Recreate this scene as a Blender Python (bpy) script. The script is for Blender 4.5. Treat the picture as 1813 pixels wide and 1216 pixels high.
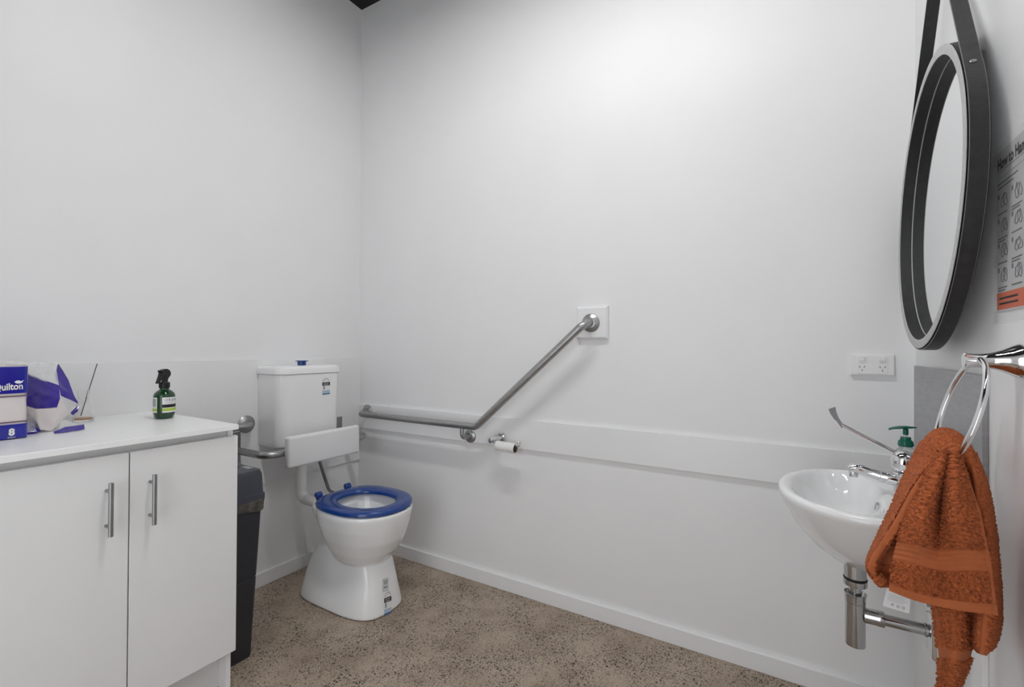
import bpy, bmesh, math, random
import numpy as np
from mathutils import Vector, Matrix

# ------------------------------------------------------------------ clear
for o in list(bpy.data.objects):
    bpy.data.objects.remove(o, do_unlink=True)
SC = bpy.context.scene
COL = SC.collection
random.seed(7)
RNG = np.random.default_rng(7)

# ------------------------------------------------------------------ camera
F_PX = 833.09
CAM = np.array([2.286, -1.992, 1.2])
_yaw, _pit, _rol = np.radians([30.937, 0.3996, 0.3242])
_F = np.array([-np.sin(_yaw), np.cos(_yaw), 0.0])
_R = np.array([np.cos(_yaw), np.sin(_yaw), 0.0])
_U = np.array([0.0, 0.0, 1.0])
_F, _U = _F*np.cos(_pit)+_U*np.sin(_pit), _U*np.cos(_pit)-_F*np.sin(_pit)
_R, _U = _R*np.cos(_rol)+_U*np.sin(_rol), _U*np.cos(_rol)-_R*np.sin(_rol)
cam_data = bpy.data.cameras.new('camera')
cam_data.sensor_width = 36.0
cam_data.lens = F_PX/1813*36.0
cam_data.clip_start = 0.02
cam = bpy.data.objects.new('camera', cam_data)
COL.objects.link(cam)
m = Matrix.Identity(4)
for i in range(3):
    m[i][0], m[i][1], m[i][2], m[i][3] = _R[i], _U[i], -_F[i], CAM[i]
cam.matrix_world = m
SC.camera = cam

def on(x, y, ax, v):
    """photo pixel -> world point on the plane where coordinate ax equals v"""
    d = _F+_R*(x-906.5)/F_PX-_U*(y-608)/F_PX
    return CAM+d*((v-CAM[ax])/d[ax])

# ------------------------------------------------------------------ world, exposure
world = bpy.data.worlds.new('world')
SC.world = world
world.use_nodes = True
world.node_tree.nodes['Background'].inputs[0].default_value = (0.94, 0.975, 1.01, 1)
world.node_tree.nodes['Background'].inputs[1].default_value = 2.4  # even fill light that enters by the added doorway
SC.view_settings.view_transform = 'Standard'
SC.view_settings.look = 'None'
SC.view_settings.gamma = 1.0
SC.view_settings.use_curve_mapping = False
SC.view_settings.exposure = 0.0
LAMP = 71.0          # emission strength of the ceiling batten's diffuser

# ------------------------------------------------------------------ materials
def mat(name, col, rough=0.5, metal=0.0, noise=0.0, nscale=8.0, bump=0.0, bscale=200.0,
        trans=0.0, ior=1.45, coat=0.0, emit=0.0, spec=0.5, stretch=None, sheen=0.0):
    M = bpy.data.materials.new(name)
    M.use_nodes = True
    nt = M.node_tree
    b = nt.nodes['Principled BSDF']
    b.inputs['Base Color'].default_value = (*col, 1)
    b.inputs['Roughness'].default_value = rough
    b.inputs['Metallic'].default_value = metal
    b.inputs['IOR'].default_value = ior
    b.inputs['Transmission Weight'].default_value = trans
    b.inputs['Coat Weight'].default_value = coat
    b.inputs['Coat Roughness'].default_value = 0.05
    b.inputs['Specular IOR Level'].default_value = spec
    b.inputs['Sheen Weight'].default_value = sheen
    if emit:
        b.inputs['Emission Color'].default_value = (1.0, 1.0, 0.995, 1)
        b.inputs['Emission Strength'].default_value = emit
    tc = nt.nodes.new('ShaderNodeTexCoord')
    mp = nt.nodes.new('ShaderNodeMapping')
    if stretch:
        mp.inputs['Scale'].default_value = stretch
    nt.links.new(tc.outputs['Object'], mp.inputs['Vector'])
    if noise:
        n = nt.nodes.new('ShaderNodeTexNoise')
        n.inputs['Scale'].default_value = nscale
        n.inputs['Detail'].default_value = 4
        nt.links.new(mp.outputs['Vector'], n.inputs['Vector'])
        r = nt.nodes.new('ShaderNodeMapRange')
        r.inputs['From Min'].default_value = 0.3
        r.inputs['From Max'].default_value = 0.7
        r.inputs['To Min'].default_value = 1-noise
        r.inputs['To Max'].default_value = 1+noise
        nt.links.new(n.outputs['Fac'], r.inputs['Value'])
        mx = nt.nodes.new('ShaderNodeVectorMath')
        mx.operation = 'SCALE'
        mx.inputs[0].default_value = col
        nt.links.new(r.outputs['Result'], mx.inputs['Scale'])
        nt.links.new(mx.outputs['Vector'], b.inputs['Base Color'])
    if bump:
        n2 = nt.nodes.new('ShaderNodeTexNoise')
        n2.inputs['Scale'].default_value = bscale
        n2.inputs['Detail'].default_value = 3
        nt.links.new(mp.outputs['Vector'], n2.inputs['Vector'])
        bp = nt.nodes.new('ShaderNodeBump')
        bp.inputs['Strength'].default_value = bump
        bp.inputs['Distance'].default_value = 0.002
        nt.links.new(n2.outputs['Fac'], bp.inputs['Height'])
        nt.links.new(bp.outputs['Normal'], b.inputs['Normal'])
    return M

MT = {}
MT['wall'] = mat('wall_paint', (0.86, 0.86, 0.865), 0.45, noise=0.012, nscale=3, bump=0.04, bscale=350)
MT['trim'] = mat('trim_paint', (0.86, 0.86, 0.865), 0.3, noise=0.01, nscale=4, bump=0.02, bscale=300)
MT['ceiling'] = mat('black_ceiling', (0.012, 0.012, 0.012), 0.8, noise=0.2, nscale=5)
MT['laminate'] = mat('white_laminate', (0.84, 0.84, 0.84), 0.35, noise=0.01, nscale=6)
MT['benchtop'] = mat('lamplit_white_laminate', (0.93, 0.93, 0.93), 0.3, noise=0.008, nscale=6)  # door laminate lightened: stronger lamp light on horizontals put into the colour
MT['kick'] = mat('kick_laminate', (0.78, 0.78, 0.78), 0.4, noise=0.02, nscale=6)
MT['ceramic'] = mat('white_ceramic', (0.90, 0.905, 0.91), 0.07, coat=0.6, noise=0.006, nscale=5)
MT['cistern'] = mat('white_cistern_plastic', (0.90, 0.90, 0.90), 0.16, coat=0.2, noise=0.006, nscale=5)
MT['plastic'] = mat('white_plastic', (0.88, 0.88, 0.87), 0.28, noise=0.006, nscale=9)
MT['pad'] = mat('pale_vinyl', (0.80, 0.80, 0.80), 0.42, noise=0.01, nscale=9, bump=0.03, bscale=500)
MT['steel'] = mat('brushed_steel', (0.42, 0.42, 0.42), 0.36, 1.0, noise=0.08, nscale=60, bump=0.05, bscale=400)
MT['chrome'] = mat('chrome', (0.80, 0.80, 0.81), 0.06, 1.0, noise=0.01, nscale=5)
MT['trapchrome'] = mat('chrome_dark_reflection', (0.50, 0.50, 0.51), 0.10, 1.0, noise=0.02, nscale=5)  # chrome darkened, dark room reflections put into its colour
MT['satin'] = mat('satin_nickel', (0.34, 0.34, 0.34), 0.32, 1.0, noise=0.06, nscale=50)
MT['sheet'] = mat('stainless_sheet', (0.40, 0.40, 0.41), 0.34, 1.0, noise=0.10, nscale=22, bump=0.06, bscale=120, stretch=(1, 1, 6))
MT['blue'] = mat('blue_seat_plastic', (0.010, 0.052, 0.25), 0.14, noise=0.05, nscale=7, coat=0.3)
MT['bin'] = mat('charcoal_bin_plastic', (0.028, 0.029, 0.036), 0.42, noise=0.12, nscale=9, bump=0.05, bscale=600)
MT['binlid'] = mat('slate_bin_lid', (0.052, 0.056, 0.074), 0.36, noise=0.1, nscale=9)
MT['liner'] = mat('bin_liner', (0.10, 0.095, 0.085), 0.22, noise=0.4, nscale=40, bump=0.6, bscale=60)
MT['black'] = mat('black_plastic', (0.010, 0.010, 0.011), 0.25, noise=0.1, nscale=20)
MT['rubber'] = mat('black_rubber', (0.008, 0.008, 0.008), 0.6, noise=0.1, nscale=20)
MT['hose'] = mat('grey_hose', (0.17, 0.17, 0.17), 0.4, 0.4, noise=0.3, nscale=200)
MT['leather'] = mat('black_leather', (0.016, 0.016, 0.017), 0.42, noise=0.25, nscale=60, bump=0.5, bscale=420, stretch=(1, 1, 2.5))
MT['strapleather'] = mat('charcoal_leather', (0.022, 0.022, 0.022), 0.38, noise=0.25, nscale=50, bump=0.35, bscale=300)
MT['rimface'] = mat('grey_cut_leather', (0.50, 0.50, 0.50), 0.5, noise=0.1, nscale=120)
MT['litcut'] = mat('strap_edge_highlight', (0.20, 0.20, 0.20), 0.5, noise=0.1, nscale=120)  # paler grey paints the highlight along the strap's cut edges
MT['mirror'] = mat('silvered_glass', (0.92, 0.93, 0.93), 0.0, 1.0)
MT['glass'] = mat('clear_glass', (1, 1, 1), 0.0, trans=1.0, ior=1.45)
MT['clearpl'] = mat('clear_soap_bottle', (0.93, 0.96, 0.95), 0.06, trans=0.75, ior=1.3)
MT['liquid'] = mat('amber_oil', (0.85, 0.42, 0.12), 0.05, trans=0.7, ior=1.33)
MT['reed'] = mat('grey_reed', (0.10, 0.095, 0.085), 0.6, noise=0.2, nscale=60)
MT['greenglass'] = mat('green_bottle', (0.006, 0.045, 0.015), 0.08, noise=0.08, nscale=8, coat=0.5)
MT['greenpump'] = mat('green_pump_plastic', (0.004, 0.12, 0.075), 0.22, noise=0.05, nscale=12)
MT['white'] = mat('white_print', (0.80, 0.80, 0.80), 0.5, noise=0.01, nscale=30)
MT['paper'] = mat('tissue_paper', (0.83, 0.82, 0.81), 0.85, noise=0.02, nscale=60, bump=0.25, bscale=180)
MT['packpaper'] = mat('wrapped_tissue', (0.72, 0.66, 0.65), 0.25, noise=0.02, nscale=30, bump=0.15, bscale=60)
MT['packblue'] = mat('pack_blue_film', (0.012, 0.018, 0.30), 0.12, noise=0.25, nscale=14, bump=0.2, bscale=40, coat=0.4)
MT['packviolet'] = mat('pack_violet_film', (0.035, 0.016, 0.27), 0.14, noise=0.25, nscale=12, bump=0.2, bscale=40, coat=0.4)
MT['packmauve'] = mat('pack_mauve_line', (0.12, 0.06, 0.11), 0.3, noise=0.05, nscale=20)
MT['card'] = mat('cardboard', (0.22, 0.19, 0.16), 0.8, noise=0.1, nscale=60)
MT['ink'] = mat('black_print', (0.012, 0.012, 0.013), 0.45, noise=0.05, nscale=30)
MT['greyink'] = mat('grey_print', (0.16, 0.16, 0.165), 0.5, noise=0.05, nscale=30)
MT['midink'] = mat('pale_grey_print', (0.42, 0.42, 0.42), 0.5, noise=0.05, nscale=30)
MT['bluelabel'] = mat('blue_print', (0.05, 0.16, 0.36), 0.4, noise=0.05, nscale=30)
MT['paleblue'] = mat('pale_blue_print', (0.45, 0.55, 0.68), 0.4, noise=0.05, nscale=30)
MT['lime'] = mat('lime_print', (0.42, 0.58, 0.07), 0.4, noise=0.05, nscale=30)
MT['orange'] = mat('orange_print', (0.70, 0.13, 0.045), 0.4, noise=0.03, nscale=10)
MT['posterpaper'] = mat('poster_paper', (0.62, 0.62, 0.63), 0.35, noise=0.01, nscale=20)
MT['towelhem'] = mat('rust_woven_cotton', (0.46, 0.125, 0.040), 0.85, noise=0.08, nscale=60, bump=0.3, bscale=900, sheen=0.04)
MT['towel'] = mat('rust_terry_cotton', (0.48, 0.122, 0.036), 0.95, noise=0.35, nscale=200, bump=0.5, bscale=1200, sheen=0.04)
MT['lamp'] = mat('lamp_diffuser', (0.9, 0.9, 0.9), 0.5, emit=LAMP)
MT['addedshield'] = mat('added_light_shield_grey', (0.25, 0.25, 0.25), 0.5, noise=0.02, nscale=6)  # for the shields added under the batten to shape its light
MT['lampbody'] = mat('lamp_housing', (0.8, 0.8, 0.8), 0.4, noise=0.01, nscale=6)

def film(name, col, alpha):
    M = bpy.data.materials.new(name)
    M.use_nodes = True
    nt = M.node_tree
    b = nt.nodes['Principled BSDF']
    b.inputs['Base Color'].default_value = (*col, 1)
    b.inputs['Roughness'].default_value = 0.08
    tc = nt.nodes.new('ShaderNodeTexCoord')
    n = nt.nodes.new('ShaderNodeTexNoise')
    n.inputs['Scale'].default_value = 18
    nt.links.new(tc.outputs['Object'], n.inputs['Vector'])
    r = nt.nodes.new('ShaderNodeMapRange')
    r.inputs['To Min'].default_value = max(0, alpha*0.6)
    r.inputs['To Max'].default_value = alpha*1.4
    nt.links.new(n.outputs['Fac'], r.inputs['Value'])
    nt.links.new(r.outputs['Result'], b.inputs['Alpha'])
    bp = nt.nodes.new('ShaderNodeBump')
    bp.inputs['Strength'].default_value = 0.35
    bp.inputs['Distance'].default_value = 0.004
    nt.links.new(n.outputs['Fac'], bp.inputs['Height'])
    nt.links.new(bp.outputs['Normal'], b.inputs['Normal'])
    return M
MT['film'] = film('clear_crinkled_film', (0.85, 0.85, 0.85), 0.30)
MT['sleeve'] = film('clear_plastic_sleeve', (0.75, 0.75, 0.75), 0.06)

def concrete():
    M = bpy.data.materials.new('polished_concrete')
    M.use_nodes = True
    nt = M.node_tree
    b = nt.nodes['Principled BSDF']
    N = nt.nodes.new
    L = nt.links.new
    tc = N('ShaderNodeTexCoord')
    def noise(sc, det=4, rough=0.6):
        n = N('ShaderNodeTexNoise')
        n.inputs['Scale'].default_value = sc
        n.inputs['Detail'].default_value = det
        n.inputs['Roughness'].default_value = rough
        L(tc.outputs['Object'], n.inputs['Vector'])
        return n.outputs['Fac']
    def ramp(sock, pts):
        r = N('ShaderNodeValToRGB')
        el = r.color_ramp.elements
        while len(el) < len(pts):
            el.new(0.5)
        for e, (p, c) in zip(el, pts):
            e.position = p
            e.color = (*c, 1) if len(c) == 3 else c
        L(sock, r.inputs['Fac'])
        return r.outputs['Color']
    def mix(fac, a, c, mode='MIX'):
        x = N('ShaderNodeMix')
        x.data_type = 'RGBA'
        x.blend_type = mode
        if isinstance(fac, float):
            x.inputs['Factor'].default_value = fac
        else:
            L(fac, x.inputs['Factor'])
        for s, v in ((6, a), (7, c)):
            if isinstance(v, tuple):
                x.inputs[s].default_value = (*v, 1)
            else:
                L(v, x.inputs[s])
        return x.outputs[2]
    base = ramp(noise(5.5, 5), [(0.28, (0.32, 0.245, 0.185)), (0.5, (0.43, 0.345, 0.268)), (0.72, (0.50, 0.41, 0.325))])
    fine = ramp(noise(160, 3), [(0.35, (0.78, 0.76, 0.74)), (0.65, (1.12, 1.12, 1.12))])
    c = mix(1.0, base, fine, 'MULTIPLY')
    dens = ramp(noise(7, 3), [(0.30, (0.06, 0.06, 0.06)), (0.56, (1, 1, 1))])
    for sc, lo, hi, col in ((62, 0.22, 0.29, (0.020, 0.017, 0.015)), (115, 0.27, 0.36, (0.028, 0.022, 0.019)), (210, 0.32, 0.42, (0.06, 0.046, 0.038)),
                            (95, 0.16, 0.24, (0.50, 0.43, 0.35))):
        v = N('ShaderNodeTexVoronoi')
        v.inputs['Scale'].default_value = sc
        v.inputs['Randomness'].default_value = 1
        mp = N('ShaderNodeMapping')
        mp.inputs['Location'].default_value = (sc*0.37, sc*0.11, 0)
        L(tc.outputs['Object'], mp.inputs['Vector'])
        # wobble the chips so that they are angular and uneven
        wn = N('ShaderNodeTexNoise')
        wn.inputs['Scale'].default_value = sc*1.6
        L(tc.outputs['Object'], wn.inputs['Vector'])
        wv = N('ShaderNodeVectorMath')
        wv.operation = 'MULTIPLY_ADD'
        wv.inputs[1].default_value = (0.008*95/sc,)*3
        L(wn.outputs['Color'], wv.inputs[0])
        L(mp.outputs['Vector'], wv.inputs[2])
        L(wv.outputs['Vector'], v.inputs['Vector'])
        spot = ramp(v.outputs['Distance'], [(lo, (1, 1, 1)), (hi, (0, 0, 0))])
        sel = ramp(v.outputs['Color'], [(0.24, (0, 0, 0)), (0.42, (1, 1, 1))])
        f = mix(1.0, spot, sel, 'MULTIPLY')
        f = mix(1.0, f, dens, 'MULTIPLY')
        bw = N('ShaderNodeRGBToBW')
        L(f, bw.inputs['Color'])
        c = mix(bw.outputs['Val'], c, col)
    L(c, b.inputs['Base Color'])
    b.inputs['Roughness'].default_value = 0.42
    b.inputs['Specular IOR Level'].default_value = 0.35
    bp = N('ShaderNodeBump')
    bp.inputs['Strength'].default_value = 0.08
    bp.inputs['Distance'].default_value = 0.001
    L(noise(220, 2), bp.inputs['Height'])
    L(bp.outputs['Normal'], b.inputs['Normal'])
    return M
MT['floor'] = concrete()

# ------------------------------------------------------------------ mesh helpers
def link(name, me, material, parent=None, smooth=True, angle=38):
    bm = bmesh.new()
    bm.from_mesh(me)
    bmesh.ops.recalc_face_normals(bm, faces=bm.faces)
    if smooth:
        lim = math.radians(angle)
        for e in bm.edges:
            if len(e.link_faces) == 2:
                e.smooth = e.calc_face_angle(0) < lim
        for f in bm.faces:
            f.smooth = True
    bm.to_mesh(me)
    bm.free()
    o = bpy.data.objects.new(name, me)
    me.name = name
    me.materials.clear()
    me.materials.append(material)
    COL.objects.link(o)
    if parent:
        o.parent = parent
        o.matrix_parent_inverse = parent.matrix_world.inverted()
    return o

class MB:
    """collects shapes for ONE mesh object"""
    def __init__(s):
        s.v, s.f = [], []
    def add(s, v, f):
        n = len(s.v)
        s.v += [tuple(float(c) for c in p) for p in v]
        s.f += [tuple(i+n for i in q) for q in f]
        return s
    def box(s, x0, x1, y0, y1, z0, z1, bev=0.0, seg=2):
        bm = bmesh.new()
        bmesh.ops.create_cube(bm, size=1)
        for p in bm.verts:
            p.co = ((x0+x1)/2+p.co.x*(x1-x0), (y0+y1)/2+p.co.y*(y1-y0), (z0+z1)/2+p.co.z*(z1-z0))
        if bev:
            bmesh.ops.bevel(bm, geom=bm.edges[:]+bm.verts[:], offset=bev, segments=seg, profile=0.5, affect='EDGES')
        bm.verts.index_update()
        s.add([p.co for p in bm.verts], [[q.index for q in f.verts] for f in bm.faces])
        bm.free()
        return s
    def rings(s, rings, cap0=True, cap1=True, closed=True):
        n = len(rings[0])
        v = [p for r in rings for p in r]
        f = []
        for i in range(len(rings)-1):
            for j in range(n if closed else n-1):
                k = (j+1) % n
                f.append((i*n+j, i*n+k, (i+1)*n+k, (i+1)*n+j))
        if cap0:
            f.append(tuple(reversed(range(n))))
        if cap1:
            f.append(tuple(range((len(rings)-1)*n, len(rings)*n)))
        return s.add(v, f)
    def tube(s, pts, r, seg=16, cap=True):
        pts = [np.array(p, float) for p in pts]
        rr = r if hasattr(r, '__len__') else [r]*len(pts)
        T = []
        for i in range(len(pts)):
            a = pts[max(i-1, 0)]
            b = pts[min(i+1, len(pts)-1)]
            d = b-a
            T.append(d/np.linalg.norm(d))
        up = np.array([0, 0, 1.0]) if abs(T[0][2]) < 0.9 else np.array([1.0, 0, 0])
        nrm = np.cross(T[0], up)
        nrm /= np.linalg.norm(nrm)
        R = []
        for i, p in enumerate(pts):
            nrm = nrm-T[i]*(nrm@T[i])
            nrm /= np.linalg.norm(nrm)
            bi = np.cross(T[i], nrm)
            R.append([p+rr[i]*(math.cos(2*math.pi*k/seg)*nrm+math.sin(2*math.pi*k/seg)*bi) for k in range(seg)])
        return s.rings(R, cap, cap)
    def lathe(s, prof, origin, axis=(0, 0, 1), seg=32, cap=True):
        """prof: (radius, distance along axis)"""
        ax = np.array(axis, float)
        ax /= np.linalg.norm(ax)
        up = np.array([0, 0, 1.0]) if abs(ax[2]) < 0.9 else np.array([1.0, 0, 0])
        a = np.cross(ax, up)
        a /= np.linalg.norm(a)
        b = np.cross(ax, a)
        o = np.array(origin, float)
        R = [[o+ax*h+max(r, 1e-5)*(math.cos(2*math.pi*k/seg)*a+math.sin(2*math.pi*k/seg)*b) for k in range(seg)] for r, h in prof]
        return s.rings(R, cap, cap)
    def poly(s, pts, n, t):
        """flat outline pts (3D) extruded by thickness t along n"""
        n = np.array(n, float)*t
        a = [np.array(p, float) for p in pts]
        return s.rings([a, [p+n for p in a]])
    def build(s, name, material, parent=None, smooth=True, angle=38):
        me = bpy.data.meshes.new(name)
        me.from_pydata(s.v, [], s.f)
        me.validate()
        return link(name, me, material, parent, smooth, angle)

def fillet(pts, r, n=8):
    """polyline with rounded corners"""
    pts = [np.array(p, float) for p in pts]
    out = [pts[0]]
    for i in range(1, len(pts)-1):
        a, p, b = pts[i-1], pts[i], pts[i+1]
        u = (a-p)/np.linalg.norm(a-p)
        w = (b-p)/np.linalg.norm(b-p)
        ang = math.acos(np.clip(u@w, -1, 1))
        rr = r[i-1] if hasattr(r, '__len__') else r
        t = rr/math.tan(ang/2)
        c = p+(u+w)/np.linalg.norm(u+w)*rr/math.sin(ang/2)
        p0, p1 = p+u*t, p+w*t
        e0, e1 = p0-c, p1-c
        om = math.acos(np.clip(e0@e1/rr/rr, -1, 1))
        for k in range(n+1):
            q = k/n
            out.append(c+(math.sin((1-q)*om)*e0+math.sin(q*om)*e1)/math.sin(om))
    out.append(pts[-1])
    return out

def oval(x0, x1, yc, hw, z, n=2.3, seg=56, nb=None):
    """superellipse outline in plan; nb = squarer exponent for the half towards x0"""
    cx, a = (x0+x1)/2, (x1-x0)/2
    R = []
    for k in range(seg):
        t = 2*math.pi*k/seg
        c, q = math.cos(t), math.sin(t)
        e = (nb if (nb and c < 0) else n)
        R.append((cx+a*math.copysign(abs(c)**(2/e), c), yc+hw*math.copysign(abs(q)**(2/e), q), z))
    return R

def rrect(x0, x1, y0, y1, r, z, seg=8):
    """rounded rectangle in plan; r = radii at (x1,y0),(x1,y1),(x0,y1),(x0,y0)"""
    out = []
    for (cx, cy, a0, rr) in ((x1-r[0], y0+r[0], -90, r[0]), (x1-r[1], y1-r[1], 0, r[1]),
                             (x0+r[2], y1-r[2], 90, r[2]), (x0+r[3], y0+r[3], 180, r[3])):
        for k in range(seg+1):
            t = math.radians(a0+90*k/seg)
            out.append((cx+rr*math.cos(t), cy+rr*math.sin(t), z))
    return out

def tag(o, label, cat=None, group=None, kind=None):
    o['label'] = label
    if cat:
        o['category'] = cat
    if group:
        o['group'] = group
    if kind:
        o['kind'] = kind
    return o

def thing(name, label, cat, loc, group=None):
    o = bpy.data.objects.new(name, None)
    o.empty_display_size = 0.05
    COL.objects.link(o)
    o.location = loc
    o.matrix_world = Matrix.Translation(Vector([float(c) for c in loc]))
    return tag(o, label, cat, group)

def struct(name, mb, material, label, parent=None):
    o = mb.build(name, material, parent, smooth=False)
    o['kind'] = 'structure'
    o['label'] = label
    return o

def text(name, body, size, origin, right, up, material, parent, thick=0.0004, shear=0.0, squash=1.0, spacing=1.0, align='l', bold=0.0):
    """letters as thin geometry lying on a surface; origin = lower left of the line"""
    cu = bpy.data.curves.new(name, 'FONT')
    cu.body = body
    cu.size = size
    cu.shear = shear
    cu.space_character = spacing
    cu.resolution_u = 3
    cu.offset = bold
    tmp = bpy.data.objects.new(name, cu)
    COL.objects.link(tmp)
    bpy.context.view_layer.update()
    me = bpy.data.meshes.new_from_object(tmp.evaluated_get(bpy.context.evaluated_depsgraph_get()))
    bpy.data.objects.remove(tmp, do_unlink=True)
    bpy.data.curves.remove(cu)
    r = np.array(right, float)
    u = np.array(up, float)
    r /= np.linalg.norm(r)
    u /= np.linalg.norm(u)
    n = np.cross(r, u)
    o = np.array(origin, float)
    co = np.empty(len(me.vertices)*3)
    me.vertices.foreach_get('co', co)
    co = co.reshape(-1, 3)
    if align == 'r':
        co[:, 0] -= co[:, 0].max()
    elif align == 'c':
        co[:, 0] -= (co[:, 0].max()+co[:, 0].min())/2
    w = o+np.outer(co[:, 0]*squash, r)+np.outer(co[:, 1], u)+n*thick
    me.vertices.foreach_set('co', w.ravel())
    me.update()
    return link(name, me, material, parent, smooth=False)

# ------------------------------------------------------------------ room
W = 2.626           # right wall
YF = -2.70          # front wall, behind the camera
H = 3.268           # ceiling
P = 0.012           # board thickness on the walls
struct('floor', MB().box(-0.1, W+0.1, YF-0.1, 0.1, -0.1, 0), MT['floor'], 'polished speckled brown concrete floor')
struct('ceiling', MB().box(-0.1, W+0.1, YF-0.1, 0.1, H, H+0.1), MT['ceiling'], 'black painted ceiling')
struct('wall_left', MB().box(-0.1, 0, YF-0.1, 0.1, 0, H), MT['wall'], 'white painted wall behind the toilet')
struct('wall_back', MB().box(0, W, 0, 0.1, 0, H), MT['wall'], 'white painted wall carrying the long grab rail')
struct('wall_right', MB().box(W, W+0.1, YF-0.1, 0.1, 0, H), MT['wall'], 'white painted wall with basin and mirror')
# unseen front wall; its doorway is added to let fill light in
fw = MB()
fw.box(0, 1.05, YF-0.1, YF, 0, H)
fw.box(2.05, W, YF-0.1, YF, 0, H)
fw.box(1.05, 2.05, YF-0.1, YF, 2.1, H)
struct('wall_front', fw, MT['wall'], 'white painted wall with an unseen doorway added for fill light')
dj = MB()
dj.box(1.05, 1.075, YF-0.1, YF+0.01, 0, 2.1)
dj.box(2.025, 2.05, YF-0.1, YF+0.01, 0, 2.1)
dj.box(1.05, 2.05, YF-0.1, YF+0.01, 2.075, 2.1)
struct('door_1', dj, MT['trim'], 'white frame of the unseen doorway added for fill light')

def baseboard(name, pts_box, lab):
    return struct(name, pts_box, MT['trim'], lab)
bt, bh = 0.015, 0.068
baseboard('baseboard_back', MB().box(bt, W, -bt, 0, 0, bh, 0.0015, 1), 'white skirting board under the grab rail wall')
baseboard('baseboard_left', MB().box(0, bt, -1.05, 0, 0, bh, 0.0015, 1), 'white skirting board behind the toilet')
struct('trim_1', MB().box(P, W, -P, 0, 0.706, 0.849, 0.0012, 1), MT['trim'], 'white horizontal rail board along the grab rail wall')
struct('trim_2', MB().box(0, P, -2.3, 0, 0.508, 1.131, 0.0012, 1), MT['trim'], 'white flat backing board behind cistern and worktop')

# ------------------------------------------------------------------ ceiling batten
lamp = thing('ceiling_batten', 'long white batten light fixed under the black ceiling', 'lamp', (1.60, -1.08, H))
LX, LY = 1.60, -1.08
MB().box(LX-0.61, LX+0.61, LY-0.06, LY+0.06, H-0.085, H-0.001, 0.004).build('housing', MT['lampbody'], lamp)
MB().box(LX-0.58, LX+0.58, LY-0.04, LY+0.04, H-0.1, H-0.0855, 0.006, 3).build('diffuser', MT['lamp'], lamp)
for (xa, xb, ya, yb) in ((-0.62, 0.62, -0.064, -0.0605), (-0.62, 0.62, 0.0605, 0.064), (-0.62, -0.6105, -0.06, 0.06), (0.6105, 0.62, -0.06, 0.06)):  # shields added to hold lamp light off the upper walls
    MB().box(LX+xa, LX+xb, LY+ya, LY+yb, H-0.106, H-0.002).build('added_light_shield', MT['addedshield'], lamp, smooth=False)

# ------------------------------------------------------------------ cabinet and worktop
CY0, CY1 = -2.02, -1.075
cab = thing('base_cabinet', 'white laminate base cabinet with steel bar handles under the worktop', 'cabinet', (0.3, -1.5, 0))
body = MB()
body.box(0.02, 0.594, CY1-0.017, CY1, 0.0, 0.907)
body.box(0.02, 0.594, CY0, CY0+0.017, 0.0, 0.907)
body.box(0.02, 0.594, CY0+0.0175, CY1-0.0175, 0.135, 0.152)
body.box(0.02, 0.036, CY0+0.0175, CY1-0.0175, 0.1525, 0.907)
body.build('carcass', MT['laminate'], cab, smooth=False)
MB().box(0.572, 0.588, CY0+0.0175, CY1-0.0175, 0.872, 0.907).build('top_rail', MT['laminate'], cab, smooth=False)
MB().box(0.535, 0.55, CY0+0.0175, CY1-0.0175, 0.0, 0.134).build('kick_board', MT['kick'], cab, smooth=False)
for (ya, yb, hy) in ((-1.379, -1.068, -1.329), (-1.697, -1.3825, -1.434), (-2.015, -1.7005, -1.96)):
    d = MB().box(0.596, 0.614, ya, yb, 0.135, 0.884, 0.0012, 1).build('door', MT['laminate'], cab, smooth=False)
    h = MB()
    h.tube([(0.643, hy, 0.661), (0.643, hy, 0.811)], 0.0062, 20)
    h.tube([(0.6141, hy-0.001, 0.686), (0.640, hy, 0.686)], 0.0045, 12)
    h.tube([(0.6141, hy-0.001, 0.786), (0.640, hy, 0.786)], 0.0045, 12)
    h.build('handle', MT['satin'], d)
tag(MB().box(P+0.001, 0.635, CY0-0.01, -1.077, 0.9085, 0.926, 0.001, 1).build('worktop', MT['benchtop'], None, smooth=False),
    'flat white laminate worktop carrying the green spray bottle', 'worktop')

# ------------------------------------------------------------------ spray bottle
bx, by, bz = 0.268, -1.150, 0.9262
sp = thing('spray_bottle', 'green spray bottle with black trigger head standing on the worktop', 'bottle', (bx, by, bz))
MB().lathe([(0.025, 0), (0.029, 0.003), (0.0335, 0.020), (0.034, 0.030), (0.034, 0.084), (0.031, 0.094), (0.022, 0.103), (0.0155, 0.107), (0.0145, 0.112)],
           (bx, by, bz), seg=40).build('bottle', MT['greenglass'], sp)
cl = MB().lathe([(0.016, 0.1122), (0.0165, 0.114), (0.0165, 0.133), (0.015, 0.135)], (bx, by, bz), seg=28).build('collar', MT['black'], sp)
rb = MB()
for k in range(24):
    t = 2*math.pi*k/24
    rb.tube([(bx+0.0166*math.cos(t), by+0.0166*math.sin(t), bz+0.115), (bx+0.0166*math.cos(t), by+0.0166*math.sin(t), bz+0.132)], 0.0009, 5)
rb.build('grip_ribs', MT['black'], cl)
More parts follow.
